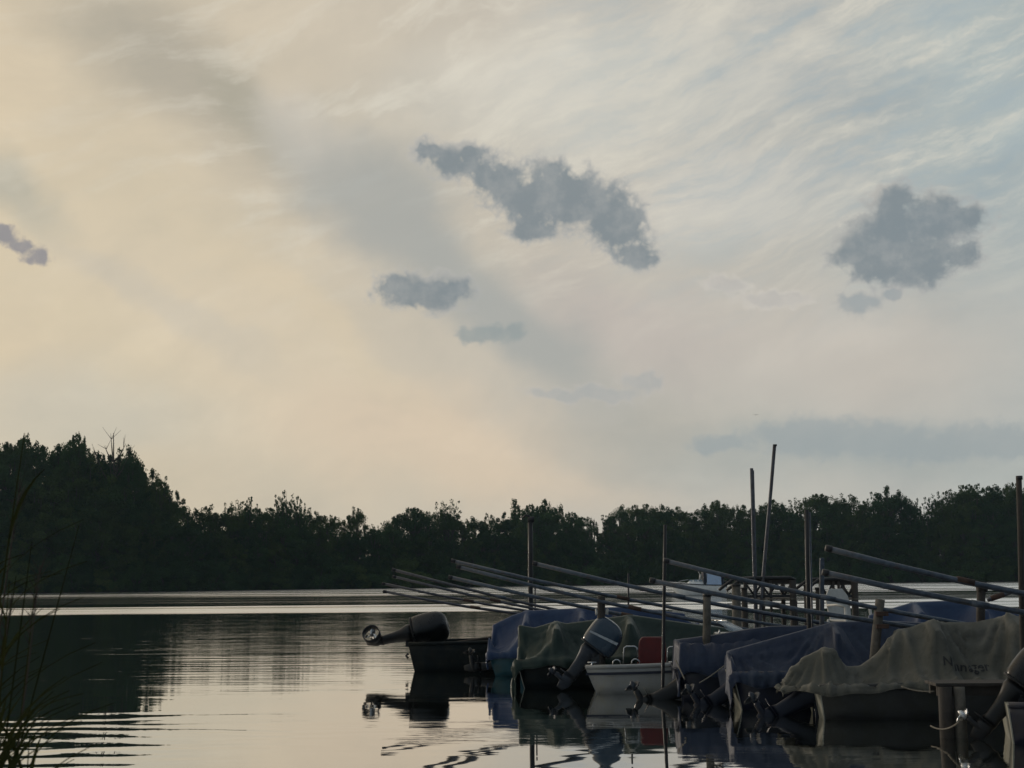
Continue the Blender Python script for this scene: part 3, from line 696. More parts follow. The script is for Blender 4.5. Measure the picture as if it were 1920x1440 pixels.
# ------------------------------------------------------------------ tarpaulins: a cloth stretched over supports, then let sag and fold
def drape(b, m, segs, us, u1, label, drop=.10, sdrop=.3, slack=1.02, cell=.034, steps=60, iters=6, seed=1, ext=None, gather=0.0, name='tarpaulin', scallop=.03, folds=(), hangf=.02, swags=()):
    """us: where the stern edge turns down; ext: narrowing cover (length, end half width, end height) reaching aft of the boat"""
    rng = np.random.default_rng(seed); B = b.B; hb0 = half_beam(B, 0)
    S = [(np.array(p, float), np.array(q, float), r) for p, q, r in segs]
    def field(U, V):
        H = np.full(U.shape, -.3)
        for p, q, r in S:
            d = q[:2] - p[:2]; L2 = (d * d).sum() + 1e-9
            t = np.clip(((U - p[0]) * d[0] + (V - p[1]) * d[1]) / L2, 0, 1)
            d2 = (U - p[0] - t * d[0]) ** 2 + (V - p[1] - t * d[1]) ** 2
            h = p[2] + t * (q[2] - p[2]) - r + np.sqrt(np.maximum(r * r - d2, 0)); H = np.where(d2 < r * r, np.maximum(H, h), H)
        return H
    nu = int((u1 - us) / cell) + 1; ni = int(B / cell) | 1; nh = max(2, int(round(drop / cell)) + 1); ns = max(0, int(round(sdrop / cell)))
    u = np.linspace(us, u1, nu); t = np.clip(u / b.L, 0, 1)
    w = np.array([half_beam(B, x) for x in t]) + .05; ge = np.array([b.g(x) for x in t]) + .035
    if ext:
        k = np.clip((-b.rake - u) / ext[0], 0, 1); w = w * (1 - k) + ext[1] * k; ge = ge * (1 - k) + ext[2] * k
    wv = np.linspace(-1, 1, ni); U = np.repeat(u[:, None], ni, 1); V = w[:, None] * wv[None, :]
    H = field(U, V); Z = np.maximum(H, ge[:, None].repeat(ni, 1)) if not ext else np.maximum(H, ge[:, None])
    for it in range(700):
        A = Z.copy(); A[1:-1] = .5 * (Z[:-2] + Z[2:]); C = Z.copy(); C[:, 1:-1] = .5 * (Z[:, :-2] + Z[:, 2:])
        Zn = .5 * (A + C); Zn[0] = .5 * (Zn[1] + C[0]); Zn[-1] = Zn[-2]
        Zn = np.maximum(Zn, H); Zn[:, 0] = np.maximum(ge, H[:, 0]); Zn[:, -1] = np.maximum(ge, H[:, -1]); Z = Zn
    P = np.stack([U, V, Z], -1)
    sc = scallop * (np.sin(u * 5.3 + seed) + .6 * np.sin(u * 11.7 + 2 * seed)); hd = np.maximum(.03, drop + sc)
    def hang(col, sg):
        out = []
        for k in range(1, nh + 1):
            c = col.copy(); c[:, 2] -= hd * k / nh; c[:, 1] += sg * .03 * k / nh; out.append(c)
        return out
    P = np.concatenate([np.stack(hang(P[:, 0], -1)[::-1], 1), P, np.stack(hang(P[:, -1], 1), 1)], 1)
    if ns:
        rows = []
        for k in range(1, ns + 1):
            r = P[0].copy(); f = k / ns; r[:, 2] -= np.minimum(sdrop * f, np.maximum(.04, r[:, 2] - .16) * f); r[:, 0] -= .015 * f; r[:, 1] *= 1 - gather * f * f; rows.append(r)
        P = np.concatenate([np.stack(rows[::-1], 0), P], 0)
    NU, NV = P.shape[:2]; P0 = P.copy()
    def length(a, c): return np.sqrt(((c - a) ** 2).sum(-1))[..., None] + 1e-9
    sl = 1 + (slack - 1) * .5 + .0015 * rng.normal(size=(NU, NV, 1))
    cons = []
    def add(sa, sb, k, sla): cons.append((sa, sb, length(P[sa], P[sb]) * sla, k))
    sA = slice(None)
    for par in (0, 1):
        n = (NU - par) // 2; a_ = (slice(par, par + 2 * n, 2), sA); c_ = (slice(par + 1, par + 1 + 2 * n, 2), sA); add(a_, c_, 1.0, sl[a_])
        n = (NV - par) // 2; a_ = (sA, slice(par, par + 2 * n, 2)); c_ = (sA, slice(par + 1, par + 1 + 2 * n, 2)); add(a_, c_, 1.0, sl[a_])
    for par in (0, 1):
        n = (NU - par) // 2
        for d0, d1 in ((slice(0, -1), slice(1, None)), (slice(1, None), slice(0, -1))):
            a_ = (slice(par, par + 2 * n, 2), d0); c_ = (slice(par + 1, par + 1 + 2 * n, 2), d1); add(a_, c_, .4, slack)
    bend = [((slice(0, -2), sA), (slice(2, None), sA)), ((sA, slice(0, -2)), (sA, slice(2, None)))]
    bl = [length(P[a_], P[c_]) for a_, c_ in bend]
    P = P + rng.normal(0, .002, P.shape); prev = P.copy(); G = np.array([0, 0, -.0042])
    pin = np.zeros((NU, NV, 1)); pin[-1] = 1; pin[ns:, nh] = .5; pin[ns:, NV - 1 - nh] = .5
    for st in range(steps):
        v = (P - prev) * .95; prev = P.copy(); P = P + v + G
        for it in range(iters):
            for a_, c_, L, k in cons:
                A, C = P[a_], P[c_]; d = C - A; ln = np.sqrt((d * d).sum(-1))[..., None] + 1e-9; q = d * (.5 * k * (ln - L) / ln); P[a_] = A + q; P[c_] = C - q
            P = P + (P0 - P) * pin * .5
        for (a_, c_), L in zip(bend, bl):
            d = P[c_] - P[a_]; ln = np.sqrt((d * d).sum(-1))[..., None] + 1e-9; q = d * (.04 * (ln - L) / ln); P[a_] += q; P[c_] -= q
        Hh = field(P[..., 0], P[..., 1]); hit = (P[..., 2] < Hh); hit[:ns] = False; hit[:, :nh] = False; hit[:, NV - nh:] = False
        P[..., 2] = np.where(hit, Hh, P[..., 2]); prev[hit] = P[hit]
    # creases: drawn from each support point, and hanging folds towards the hem
    du = np.gradient(P, axis=0); dv = np.gradient(P, axis=1); Nn = np.cross(du, dv); Nn /= np.linalg.norm(Nn, axis=-1)[..., None] + 1e-9
    sv = np.cumsum(np.concatenate([np.zeros((NU, 1)), np.sqrt((np.diff(P, axis=1) ** 2).sum(-1))], 1), 1); sv = sv - sv[:, NV // 2][:, None]
    su = np.cumsum(np.concatenate([np.zeros((1, NV)), np.sqrt((np.diff(P, axis=0) ** 2).sum(-1))], 0), 0); su = su - su[ns][None, :]
    D = np.zeros((NU, NV)); jm = NV // 2
    def tri(x): fr = x - np.floor(x); return 1 - np.abs(2 * fr - 1) ** .8 * 1.0
    uu = P[..., 0]; edge_n = np.abs(sv[:, 0])[:, None]; edge_f = np.abs(sv[:, -1])[:, None]; fr_ = np.clip(np.where(sv < 0, -sv / edge_n, sv / edge_f), 0, 1)
    pk = sorted((p_[0], p_[3]) for p_ in folds)
    for k, (pu, amp) in enumerate(pk):                         # long creases fanning from a support down to the hem
        lo_ = (pk[k - 1][0] + pu) / 2 if k else pu - 1.0; hi_ = (pk[k + 1][0] + pu) / 2 if k + 1 < len(pk) else pu + 1.2
        x_ = (uu - pu) / (fr_ + .16); x_ = x_ * 3.6 + .35 * np.sin(x_ * 2.3 + k + seed) + .2 * np.sin(x_ * 5.1 + 2 * k) + np.where(sv < 0, .3, .7)
        msk = np.clip((uu - lo_) / .12, 0, 1) * np.clip((hi_ - uu) / .12, 0, 1)
        D += amp * (tri(x_) - .5) * np.clip(fr_ / .25, 0, 1) * (1 - .35 * fr_) * msk
        D += amp * .45 * (tri(x_ * 2.37 + 1.3) - .5) * np.clip((fr_ - .3) / .4, 0, 1) * msk
    for (ua, ub, deps, amp) in swags:
        amp = amp * 1.6                          # slack cloth hanging in bows between two supports
        um, hw = (ua + ub) / 2, (ub - ua) / 2; x_ = (P[..., 0] - um) / hw
        for k, dp in enumerate(deps):
            arc = .06 + dp * np.clip(1 - x_ ** 2, 0, 1) * (1 + .15 * np.sin(x_ * 3 + k)); e_ = (np.abs(sv) - arc)
            D += amp * np.exp(-np.abs(e_) / .03) * (np.abs(x_) < 1) * np.clip((1 - np.abs(x_)) / .15, 0, 1)
    low = rng.normal(size=8)
    wav = sum(low[k] * np.sin(su * (6 + 3.3 * k) + low[k - 1] * 6 + sv * (1.5 * low[k - 2])) for k in range(8)) / 4
    edge = np.clip((np.abs(sv) - .30) / .45, 0, 1) ** 1.2
    if ns: edge = np.maximum(edge, np.clip((ns - np.arange(NU)[:, None] * np.ones((1, NV))) / ns, 0, 1)); wav = np.where(np.arange(NU)[:, None] < ns, sum(low[k] * np.sin(sv * (8 + 4 * k) + low[k - 1] * 5) for k in range(5)) / 3, wav)
    D += hangf * (np.clip(1.1 - np.abs(wav) ** .8, 0, 1.1)) * edge
    P = P + Nn * D[..., None]
    f = [(i * NV + j, (i + 1) * NV + j, (i + 1) * NV + j + 1, i * NV + j + 1) for i in range(NU - 1) for j in range(NV - 1)]
    me = bpy.data.meshes.new(name); me.from_pydata([tuple(p) for p in P.reshape(-1, 3)], [], f)
    o = link(name, me, m, None, True); o.location = b.O; o.rotation_euler = (0, 0, b.th); tag(o, label, 'tarpaulin', 'tarpaulins over boats')
    solid(o, .005, 0)
    hem = [tuple(P[i, 0]) for i in range(NU)] + [tuple(P[NU - 1, j]) for j in range(1, NV)] + [tuple(P[i, NV - 1]) for i in range(NU - 2, -1, -1)] + [tuple(P[0, j]) for j in range(NV - 2, -1, -1)]
    MB().tube(hem, .006, 5, False).build('hem', m, o, True)
    return o, P
def rim(b, inset=.0, extra=.035, r=.05):
    out = []
    for s in (0, 1):
        for i in range(len(b.top) - 1):
            p, q = b.top[i][s], b.top[i + 1][s]; out.append(((p.x, p.y, p.z + extra), (q.x, q.y, q.z + extra), r))
    p, q = b.top[0]; out.append(((p.x, p.y, p.z + extra), (q.x, q.y, q.z + extra), r)); return out
def ridge(b, pts, r=.05, v=0.0):
    L = [loc(b, x, y, v) for x, y in pts]; return [(tuple(L[i]), tuple(L[i + 1]), r) for i in range(len(L) - 1)]
def bar(b, px, py, v, w, r=.05, drop=0.03):
    p = loc(b, px, py, v); return [((p.x, v - w, p.z - drop), (p.x, v, p.z), r), ((p.x, v, p.z), (p.x, v + w, p.z - drop), r)]

# 1: dark open boat furthest out
B1 = make_boat(778, 1259, 3.8, 1.2, .47, .60, M_GEL_DARK, M_GEL_DARK, M_GEL_DARK, 'dark green open boat with its black motor tilted up, furthest left')
motor(B1, -.05, R(75), .86, M_COWL_BLACK, M_LEG_BLACK, 'black motor with a ring round its propeller, tilted level at far left', (697, 1190), ring=True, prop_m=M_ALU, tiller=True, steer=R(58), cs=1.62, lw=1.7)
def dark_boat_fittings():
    b = B1
    for px, py, r in ((870, 1206, .06), (893, 1204, .05), (925, 1200, .07)):
        q = loc(b, px, py, -.2); ring = [Vector((q.x + r * 1.6 * math.cos(a), q.y + r * 1.2 * math.sin(a), q.z - .04 + .02 * math.sin(3 * a))) for a in [i * .6 for i in range(24)]]
        MB().tube(ring, .016, 6).build('coiled_rope', M_ROPE if px != 893 else M_BLACKMETAL, b.root, True)
    q = loc(b, 905, 1200, .1); MB().tube([(q.x - .5, q.y, b.g0 - .02), (q.x + .9, q.y + .1, b.g0 + .16)], .022, 8).build('oar', M_WOODDARK, b.root, True)
    q = loc(b, 772, 1226, -.3); MB().tube([(-b.rake - .03, -.35, b.g0 * .62), (-b.rake - .07, -.35, b.g0 * .55), (-b.rake - .03, -.35, b.g0 * .45)], .02, 8).build('tow_eye', M_BLACKMETAL, b.root, True)
dark_boat_fittings()
# 2: boat under the bright blue sheet
B2 = make_boat(930, 1268, 4.2, 1.25, .34, .55, M_GEL_TEAL, M_GEL_TEAL, M_GEL_TEAL, 'teal boat under a bright blue tarpaulin next to the dark open boat', inner=False)
motor(B2, 0, R(80), .85, M_COWL_BLACK, M_LEG_BLACK, 'black motor half hidden below the stern of the bright blue tarpaulin', (882, 1222), cowl=False, prop_m=M_LEG_BLACK)
drape(B2, M_T_BLUE, ridge(B2, [(916, 1186), (928, 1170), (960, 1154), (988, 1145), (1050, 1142), (1090, 1140), (1180, 1138), (1280, 1150)], .05) + bar(B2, 918, 1187, 0, .45, .05, .06) + bar(B2, 988, 1146, 0, .45, .05, .16) + bar(B2, 1090, 1141, 0, .45, .05, .14),
      loc(B2, 914, 1187).x, 3.3, 'bright blue tarpaulin over the second boat from the left', drop=.06, sdrop=.26, slack=1.006, seed=2, folds=[(loc(B2, 988, 1146).x, 0, 9, .022, .6), (loc(B2, 1090, 1146).x, 0, 9, .02, .6), (loc(B2, 926, 1172).x, -.3, 8, .02, .5)], swags=[(loc(B2, 988, 1146).x, loc(B2, 1090, 1146).x, (.1, .22, .36), .014)], hangf=.02)
# 3: green sheet
B3 = make_boat(984, 1291, 4.3, 1.25, .38, .6, M_GEL_DARK, M_GEL_CREAM, M_GEL_DARK, 'boat with a pale transom under the green tarpaulin', inner=False)
drape(B3, M_T_GREEN, ridge(B3, [(958, 1182), (976, 1172), (1002, 1177), (1042, 1165), (1062, 1169), (1100, 1164), (1165, 1155), (1200, 1155), (1300, 1170), (1400, 1182)], .045) + bar(B3, 966, 1176, 0, .38, .045, .06) + bar(B3, 1042, 1165, 0, .42, .045, .08) + bar(B3, 1180, 1155, 0, .45, .05, .10),
      loc(B3, 958, 1180).x, 3.6, 'dark green tarpaulin with folds drawn to the stern, behind the white boat', drop=.10, sdrop=.48, gather=.45, slack=1.010, seed=3, folds=[(loc(B3, 966, 1175).x, -.25, 9, .05, .6), (loc(B3, 1042, 1165).x, -.1, 11, .05, .7), (loc(B3, 1180, 1155).x, 0, 9, .025, .7)], swags=[(loc(B3, 970, 1176).x, loc(B3, 1042, 1165).x, (.12, .26), .018), (loc(B3, 1042, 1165).x, loc(B3, 1180, 1155).x, (.14, .3, .45), .018)], hangf=.035)
# 4: white boat with the red seat
B4 = make_boat(1120, 1301, 4.6, 1.15, .36, .72, M_GEL_WHITE, M_GEL_WHITE, M_GEL_WHITE, 'white open boat with a red seat, polished rails and a low windscreen', rake=.15)
motor(B4, .0, R(37), .76, M_COWL_BLUE, M_LEG_GREY, 'blue-grey motor with silver stripe tilted up on the white boat', (1036, 1258), stripe=M_COWL_STRIPE, prop_m=M_LEG_GREY, cs=1.35, lw=1.45)
def white_boat_fittings():
    b = B4; p = loc(b, 1222, 1247, -.05)
    # seat back and cushion
    s = MB(); c = loc(b, 1223, 1220, -.05); hw = .20; rows = []
    for q in range(9):
        t = q / 8; z = c.z - .19 + .38 * t; w = hw * (1.0 - .10 * t) * (1 - .25 * max(0, t - .85) / .15); th = .05 * (1 - .3 * t)
        rows.append([Vector((c.x - w + .0, c.y - th, z)), Vector((c.x + w, c.y - th, z)), Vector((c.x + w, c.y + th, z)), Vector((c.x - w, c.y + th, z))])
    so = s.loft(rows).build('seat_back', M_RED, b.root, False, .022)
    MB().box((c.x, c.y + .22, c.z - .22), (.40, .40, .10)).build('seat_cushion', M_RED, so, False, .02)
    MB().tube([(c.x, c.y + .2, .1), (c.x, c.y + .2, c.z - .26)], .035, 10).build('seat_post', M_CHROME, b.root, True)
    # rails
    for (x0, x1, y0, y1) in ((1168, 1196, 1212, 1232), (1183, 1200, 1236, 1249), (1148, 1164, 1237, 1249), (1250, 1276, 1213, 1249)):
        a = loc(b, x0, y1, -.45); t1 = loc(b, x0 + 2, y0, -.45); t2 = loc(b, x1 - 2, y0, -.45); e = loc(b, x1, y1, -.45); a.z = min(a.z, .4)
        MB().tube([a, t1 - Vector((0, 0, .02)), t1 + Vector((.03, 0, 0)), t2 - Vector((.03, 0, 0)), t2 - Vector((0, 0, .02)), e], .010, 8).build('grab_rail', M_CHROME, b.root, True)
    # console and windscreen
    w0 = loc(b, 1350, 1186, 0); w1 = loc(b, 1405, 1184, 0); wt = loc(b, 1376, 1163, 0)
    MB().box(((w0.x + w1.x) / 2, 0, w0.z - .19), (w1.x - w0.x + .1, 1.0, .36)).build('console', M_GEL_WHITE, b.root, False, .03)
    g = MB(); rows = []
    for q in range(11):
        a = -1 + 2 * q / 10; y = .50 * a; bend = .25 * a * a
        rows.append([Vector((w1.x - bend * .9, y, w0.z)), Vector((w1.x - .30 - bend * .7, y * .9, wt.z - .01))])
    go = g.loft(rows, False, False).build('windscreen', M_GLASS, b.root, True); solid(go, .006, 0)
    MB().tube([r[1] for r in rows], .010, 8).build('windscreen_frame', M_CHROME, go, True)
    # cleats and a small lamp
    for x, y in ((1110, 1247), (1262, 1243)):
        q = loc(b, x, y, -.52); MB().tube([(q.x - .06, q.y, b.g0 + .06), (q.x + .06, q.y, b.g0 + .06)], .010, 8).tube([(q.x, q.y, b.g0), (q.x, q.y, b.g0 + .06)], .012, 8).build('cleat', M_CHROME, b.root, True)
    q = loc(b, 1349, 1185, -.2); MB().tube([(q.x, q.y, q.z - .05), (q.x, q.y, q.z + .03)], .012, 8).build('steering_lever', M_CHROME, b.root, True)
def white_boat_stripe():
    b = B4
    for sg in (0, 1):
        rows = []
        for i in range(12):
            p = b.top[i][sg]; d = Vector((0, -1 if sg == 0 else 1, 0)); rows.append([p + d * .012 + Vector((0, 0, -.075)), p + d * .012 + Vector((0, 0, -.11))])
        o = MB().loft(rows, False, False).build('side_stripe', M_GEL_NAVY, b.root); solid(o, .004, 0)
white_boat_fittings()
white_boat_stripe()
# 5: smaller navy sheet
B5 = make_boat(1282, 1314, 4.3, 1.05, .40, .65, M_GEL_NAVY, M_GEL_NAVY, M_GEL_NAVY, 'dark blue boat under a boxy navy tarpaulin, right of the red seat', inner=False)
motor(B5, -.25, R(62), .9, M_COWL_BLACK, M_LEG_BLACK, 'black motor leg with a bare propeller crossing the side of the white boat', (1188, 1286), prop_m=M_LEG_GREY, cowl=False, lw=1.35)
def rail_pair(b, pts, v, r=.05): return ridge(b, pts, r, -v) + [((a[0], -a[1], a[2]), (c[0], -c[1], c[2]), rr) for a, c, rr in ridge(b, pts, r, -v)]
drape(B5, M_T_NAVY, rail_pair(B5, [(1266, 1205), (1330, 1207), (1400, 1196), (1480, 1190)], .42, .05) + ridge(B5, [(1264, 1200), (1340, 1190), (1400, 1180), (1445, 1174), (1600, 1172)], .05) + bar(B5, 1268, 1201, 0, .42, .045, .04),
      loc(B5, 1263, 1203).x, 3.2, 'navy tarpaulin with an upright side, between the white boat and the faded one', drop=.10, sdrop=.42, slack=1.008, seed=5, folds=[(loc(B5, 1268, 1203).x, -.4, 9, .035, .7), (loc(B5, 1400, 1180).x, -.1, 9, .035, .8)], swags=[(loc(B5, 1268, 1203).x, loc(B5, 1420, 1180).x, (.08, .2), .014)], hangf=.022)
# 6: long faded navy sheet
B6 = make_boat(1393, 1332, 4.6, 1.1, .42, .7, M_GEL_NAVY, M_GEL_CREAM, M_GEL_NAVY, 'boat with a cream transom under the long faded navy tarpaulin', rake=.10, inner=False)
motor(B6, .25, R(55), .9, M_COWL_BLACK, M_LEG_NAVY, 'navy motor leg tilted out beside the cream transom under faded navy sheet', (1292, 1292), prop_m=M_LEG_GREY, cowl=False, lw=1.35)
drape(B6, M_T_NAVY2, ridge(B6, [(1356, 1223), (1460, 1194), (1562, 1166), (1650, 1164), (1800, 1170)], .05) + bar(B6, 1362, 1222, 0, .36, .05, .04) + bar(B6, 1562, 1166, 0, .36, .05, .12),
      loc(B6, 1355, 1224).x, 3.6, 'faded navy tarpaulin rising from a folded stern corner to a long ridge', drop=.12, sdrop=.36, gather=.2, slack=1.012, seed=6, folds=[(loc(B6, 1362, 1222).x, -.3, 13, .055, .8), (loc(B6, 1562, 1166).x, -.05, 13, .06, 1.1)], swags=[(loc(B6, 1362, 1222).x, loc(B6, 1562, 1166).x, (.16, .30, .46), .016)], hangf=.03, cell=.030)
# 7: olive sheet, covering its motor as well
B7 = make_boat(1548, 1350, 4.8, 1.12, .36, .6, M_GEL_GREY, M_GEL_CREAM, M_GEL_GREY, 'weathered grey boat with a pale transom under the olive tarpaulin', rake=.06, inner=False)
motor(B7, .0, R(58), .9, M_COWL_BLACK, M_LEG_NAVY, 'navy motor leg with a grey propeller below the end of the olive tarpaulin', (1412, 1308), prop_m=M_LEG_GREY, cowl=False, lw=1.35)
OT, OP = drape(B7, M_T_OLIVE, ridge(B7, [(1464, 1280), (1490, 1248), (1512, 1230), (1546, 1213), (1557, 1216)], .07) + ridge(B7, [(1557, 1216), (1575, 1240), (1588, 1250), (1612, 1249), (1642, 1228), (1668, 1196), (1688, 1180), (1706, 1176), (1743, 1163), (1768, 1167), (1830, 1166), (1896, 1152), (1930, 1160), (2080, 1170)], .045) + bar(B7, 1546, 1214, 0, .12, .06, .03)
      + bar(B7, 1692, 1178, 0, .12, .045, .03) + bar(B7, 1744, 1163, -.05, .25, .05, .08) + bar(B7, 1896, 1152, -.05, .25, .05, .08),
      loc(B7, 1460, 1284).x, 3.5, 'olive canvas tarpaulin with dark lettering, draped over boat and motor', drop=.07, sdrop=.03, scallop=.03, slack=1.022, ext=(.50, .14, .34), seed=7, folds=[(loc(B7, 1692, 1178).x, -.08, 17, .095, .75), (loc(B7, 1744, 1163).x, -.2, 15, .085, .8), (loc(B7, 1896, 1152).x, -.2, 15, .085, .8), (loc(B7, 1540, 1215).x, -.05, 13, .06, .45), (loc(B7, 1600, 1250).x, -.3, 9, .05, .4)], swags=[(loc(B7, 1744, 1163).x, loc(B7, 1896, 1152).x, (.10, .24, .42, .58), .026), (loc(B7, 1556, 1216).x, loc(B7, 1690, 1178).x, (.05, .18, .32), .022)], hangf=.03, cell=.030)
# 8: nearest boat, only its motor and transom corner in view
B8 = make_boat(1903, 1396, 4.6, 1.2, .36, .6, M_GEL_NAVY, M_GEL_CREAM, M_GEL_NAVY, 'dark boat cut off by the right edge, only its pale transom corner in view', rake=.04, th=R(-15))
motor(B8, -.15, R(38), .70, M_COWL_BLACK, M_LEG_BLACK, 'black motor with a bright metal propeller at the right edge', (1806, 1340), prop_m=M_ALU, cs=1.3, lw=1.4)
# ------------------------------------------------------------------ mooring pipes
def pipe(x0, y0, x1, y1, d, r, m, label, far_end=.0, cap=True):
    a = at(x0, y0, d); c = at(x1, y1, d + .02); c = c + (c - a) * far_end
    o = empty('mooring_pipe', tuple(a)); L = c - a; n = L.normalized()
    k = random.Random(int(x0 * 7 + y0)); pts = [L * t + Vector((0, 0, -.012 * L.length * math.sin(math.pi * t) + k.uniform(-.004, .004))) for t in (0, .25, .5, .75, 1)]
    MB().tube(pts, r, 12).build('tube', m, o, True)
    if cap: MB().tube([n * -.012, n * .05], r * 1.12, 12).build('end_cap', M_BLACKMETAL, o, True)
    s = .40 + .2 * k.random(); q = L * s + Vector((0, 0, -.010 * L.length)); MB().tube([q - n * .09, q + n * .09], r * 1.16, 12).build('sleeve', M_STEEL if k.random() < .5 else M_RUST, o, True)
    tag(o, label, 'pipe', 'mooring pipes sloping down to the right'); return o
M_PIPE2 = mat('dull_dark_pipe', (.09, .095, .11), .5, .3, 14, .15, 60, metal=.6, dirt=(.06, .045, .04), damount=.6)
for args in (
    (736, 1068, 1060, 1142, 23.4, .024, M_PIPE2, 'thin dark mooring pipe, uppermost of the four at far left', .5),
    (737, 1081, 1022, 1141, 23.3, .022, M_PIPE2, 'thin dark mooring pipe, second from top of the four at far left', .5),
    (717, 1094, 986, 1141, 25.0, .022, M_PIPE2, 'thin dark mooring pipe, third from top of the four at far left', .5),
    (719, 1109, 968, 1148, 24.8, .024, M_PIPE2, 'thin dark mooring pipe, lowest of the four at far left', .3),
    (847, 1051, 1396, 1160, 19.6, .024, M_STEEL, 'long grey mooring pipe starting left of the hooked post, uppermost there', .15),
    (857, 1062, 1354, 1170, 19.5, .026, M_STEEL, 'pale thick mooring pipe just below the long one at the hooked post', .15),
    (842, 1082, 1320, 1176, 21.6, .029, M_STEEL, 'thick pale mooring pipe passing low in front of the hooked post', .2),
    (1150, 1157, 1330, 1188, 21.2, .022, M_PIPE2, 'short low mooring pipe lying above the green tarpaulin', .2),
    (1000, 1056, 1490, 1156, 18.3, .027, M_STEEL, 'mooring pipe with a dark tip beginning at the hooked post', .2),
    (1220, 1088, 1703, 1172, 16.06, .028, M_STEEL, 'lower mooring pipe crossing the thin tall pole by the red seat', .15),
    (1246, 1051, 1772, 1161, 16.0, .026, M_STEEL, 'mooring pipe that starts right at the thin tall pole', .15),
    (1544, 1073, 1922, 1144, 14.4, .030, M_STEEL, 'mooring pipe starting at the pale square post on the right', .35),
    (1550, 1028, 1922, 1109, 14.3, .030, M_STEEL, 'highest mooring pipe on the right, running out of the picture', .35)):
    pipe(*args)
pipe(1852, 1124, 1892, 1111, 17.5, .030, M_STEEL, 'short grey pipe rising to the right beside the hooked bollard', 0.0, False)

# ------------------------------------------------------------------ posts and poles
def post(x0, y0, x1, y1, d, r, m, label, name='mooring_post', extras=None, square=False, cat='post', taper=1.0):
    """upright from its foot in the lake to the picture point of its top; (x1, y1) is a lower picture point that gives its lean"""
    top = at(x0, y0, d); low = at(x1, y1, d); dr = (top - low) / (top.z - low.z); foot = top - dr * (top.z + .5)
    o = empty(name, (foot.x, foot.y, foot.z)); L = top - foot
    mb = MB()
    if square:
        rings = [[foot * 0 + L * t + Vector((sx * r, sy * r, 0)) for sx, sy in ((-1, -1), (1, -1), (1, 1), (-1, 1))] for t in (0, .33, .66, 1)]
        mb.loft(rings); ob = mb.build('shaft', m, o, False, .008)
    else:
        kk = random.Random(int(x0)); mb.tube([L * t + Vector((kk.uniform(-.2, .2) * r, 0, 0)) for t in (0, .2, .4, .6, .8, 1)], [r * (taper + (1 - taper) * (1 - t)) for t in (0, .2, .4, .6, .8, 1)], 12); ob = mb.build('shaft', m, o, True)
    if extras == 'hook':
        MB().tube([L + Vector((0, 0, -.02)), L + Vector((-.03, 0, .045)), L + Vector((-.09, 0, .05)), L + Vector((-.125, 0, .015))], .018, 8).build('hook', m, o, True)
        MB().tube([L + Vector((-.05, 0, -.02)), L + Vector((.06, 0, -.02))], r * 1.25, 10).build('collar', m, o, True)
        MB().tube([Vector((.075, -.02, 0)), L * .62 + Vector((.075, -.02, 0))], .012, 8).build('side_rod', m, o, True)
    if extras == 'cap': MB().tube([L + Vector((0, 0, -.03)), L + Vector((0, 0, .01))], r * 1.14, 12).build('cap', M_BLACKMETAL, o, True)
    if extras == 'clamp':
        for f in (.0, .14): MB().box(tuple(L + Vector((0, -r - .02, -.16 - f))), (r * 2.6, .05, .05)).build('pipe_clamp', M_RUST, o, False, .006)
    if extras == 'ears':
        for sx in (-1, 1): MB().tube([L * 1.0 + Vector((sx * r * 1.1, 0, -.25)), L + Vector((sx * r * 1.5, 0, -.17))], [.03, .012], 8).build('cleat', M_FOAM, o, True)
    if extras == 'twin': MB().tube([Vector((.045, .03, 0)), L * .99 + Vector((.045, .03, 0))], r * .45, 8).build('side_rod', M_STEEL, o, True)
    tag(o, label, cat, 'posts and poles among the boats'); return o
post(995, 972, 995, 1140, 23.6, .042, M_BLACKMETAL, 'tall black post with a hooked top above the bright blue tarpaulin', extras='hook')
post(1128, 1118, 1128, 1160, 19.55, .055, M_WOODDARK, 'short thick dark post just above the blue-grey motor', extras='ears')
post(1178, 1075, 1178, 1140, 24.5, .016, M_BLACKMETAL, 'thin short rod between the hooked post and the thin tall pole')
post(1247, 984, 1243, 1300, 18.15, .022, M_BLACKMETAL, 'thin tall dark pole standing in front of the red seat')
post(1326, 1114, 1325, 1190, 18.3, .052, M_WOODGREY, 'short thick grey post right of the thin tall pole', extras='cap')
post(1409, 878, 1416, 1140, 30.0, .036, M_PIPE2, 'tall pale pole, left one of the two above the dark frames', extras='twin', name='tall_pole', cat='pole')
post(1453, 834, 1430, 1100, 30.0, .038, M_PIPE2, 'tallest pole of all, leaning to the right above the dark frames', extras='cap', name='tall_pole', cat='pole')
post(1512, 956, 1517, 1165, 17.25, .028, M_BLACKMETAL, 'dark crooked pole left of the pale square post', extras='twin', name='tall_pole', cat='pole')
post(1541, 1046, 1541, 1170, 17.22, .026, M_STEEL, 'pale square steel post at the end of a mooring pipe', square=True)
post(1649, 1124, 1640, 1215, 16.03, .055, M_WOODGREY, 'short thick wooden post with pipe clamps left of the olive peaks', extras='clamp')
post(1911, 894, 1917, 1150, 14.6, .030, M_WOODDARK, 'tall dark pole at the right edge rising above the trees', extras='cap', name='tall_pole', cat='pole')
post(1917, 1040, 1919, 1150, 14.9, .036, M_STEEL, 'grey post beside the tall dark pole at the right edge')
post(1840, 1098, 1840, 1130, 17.8, .055, M_WOODDARK, 'black bollard with a pale hooked top beyond the blue tarpaulin', name='bollard', cat='bollard', extras='hook')
post(1490, 1127, 1490, 1150, 30.0, .05, M_WOODDARK, 'small dark stake right of the left dark frame')

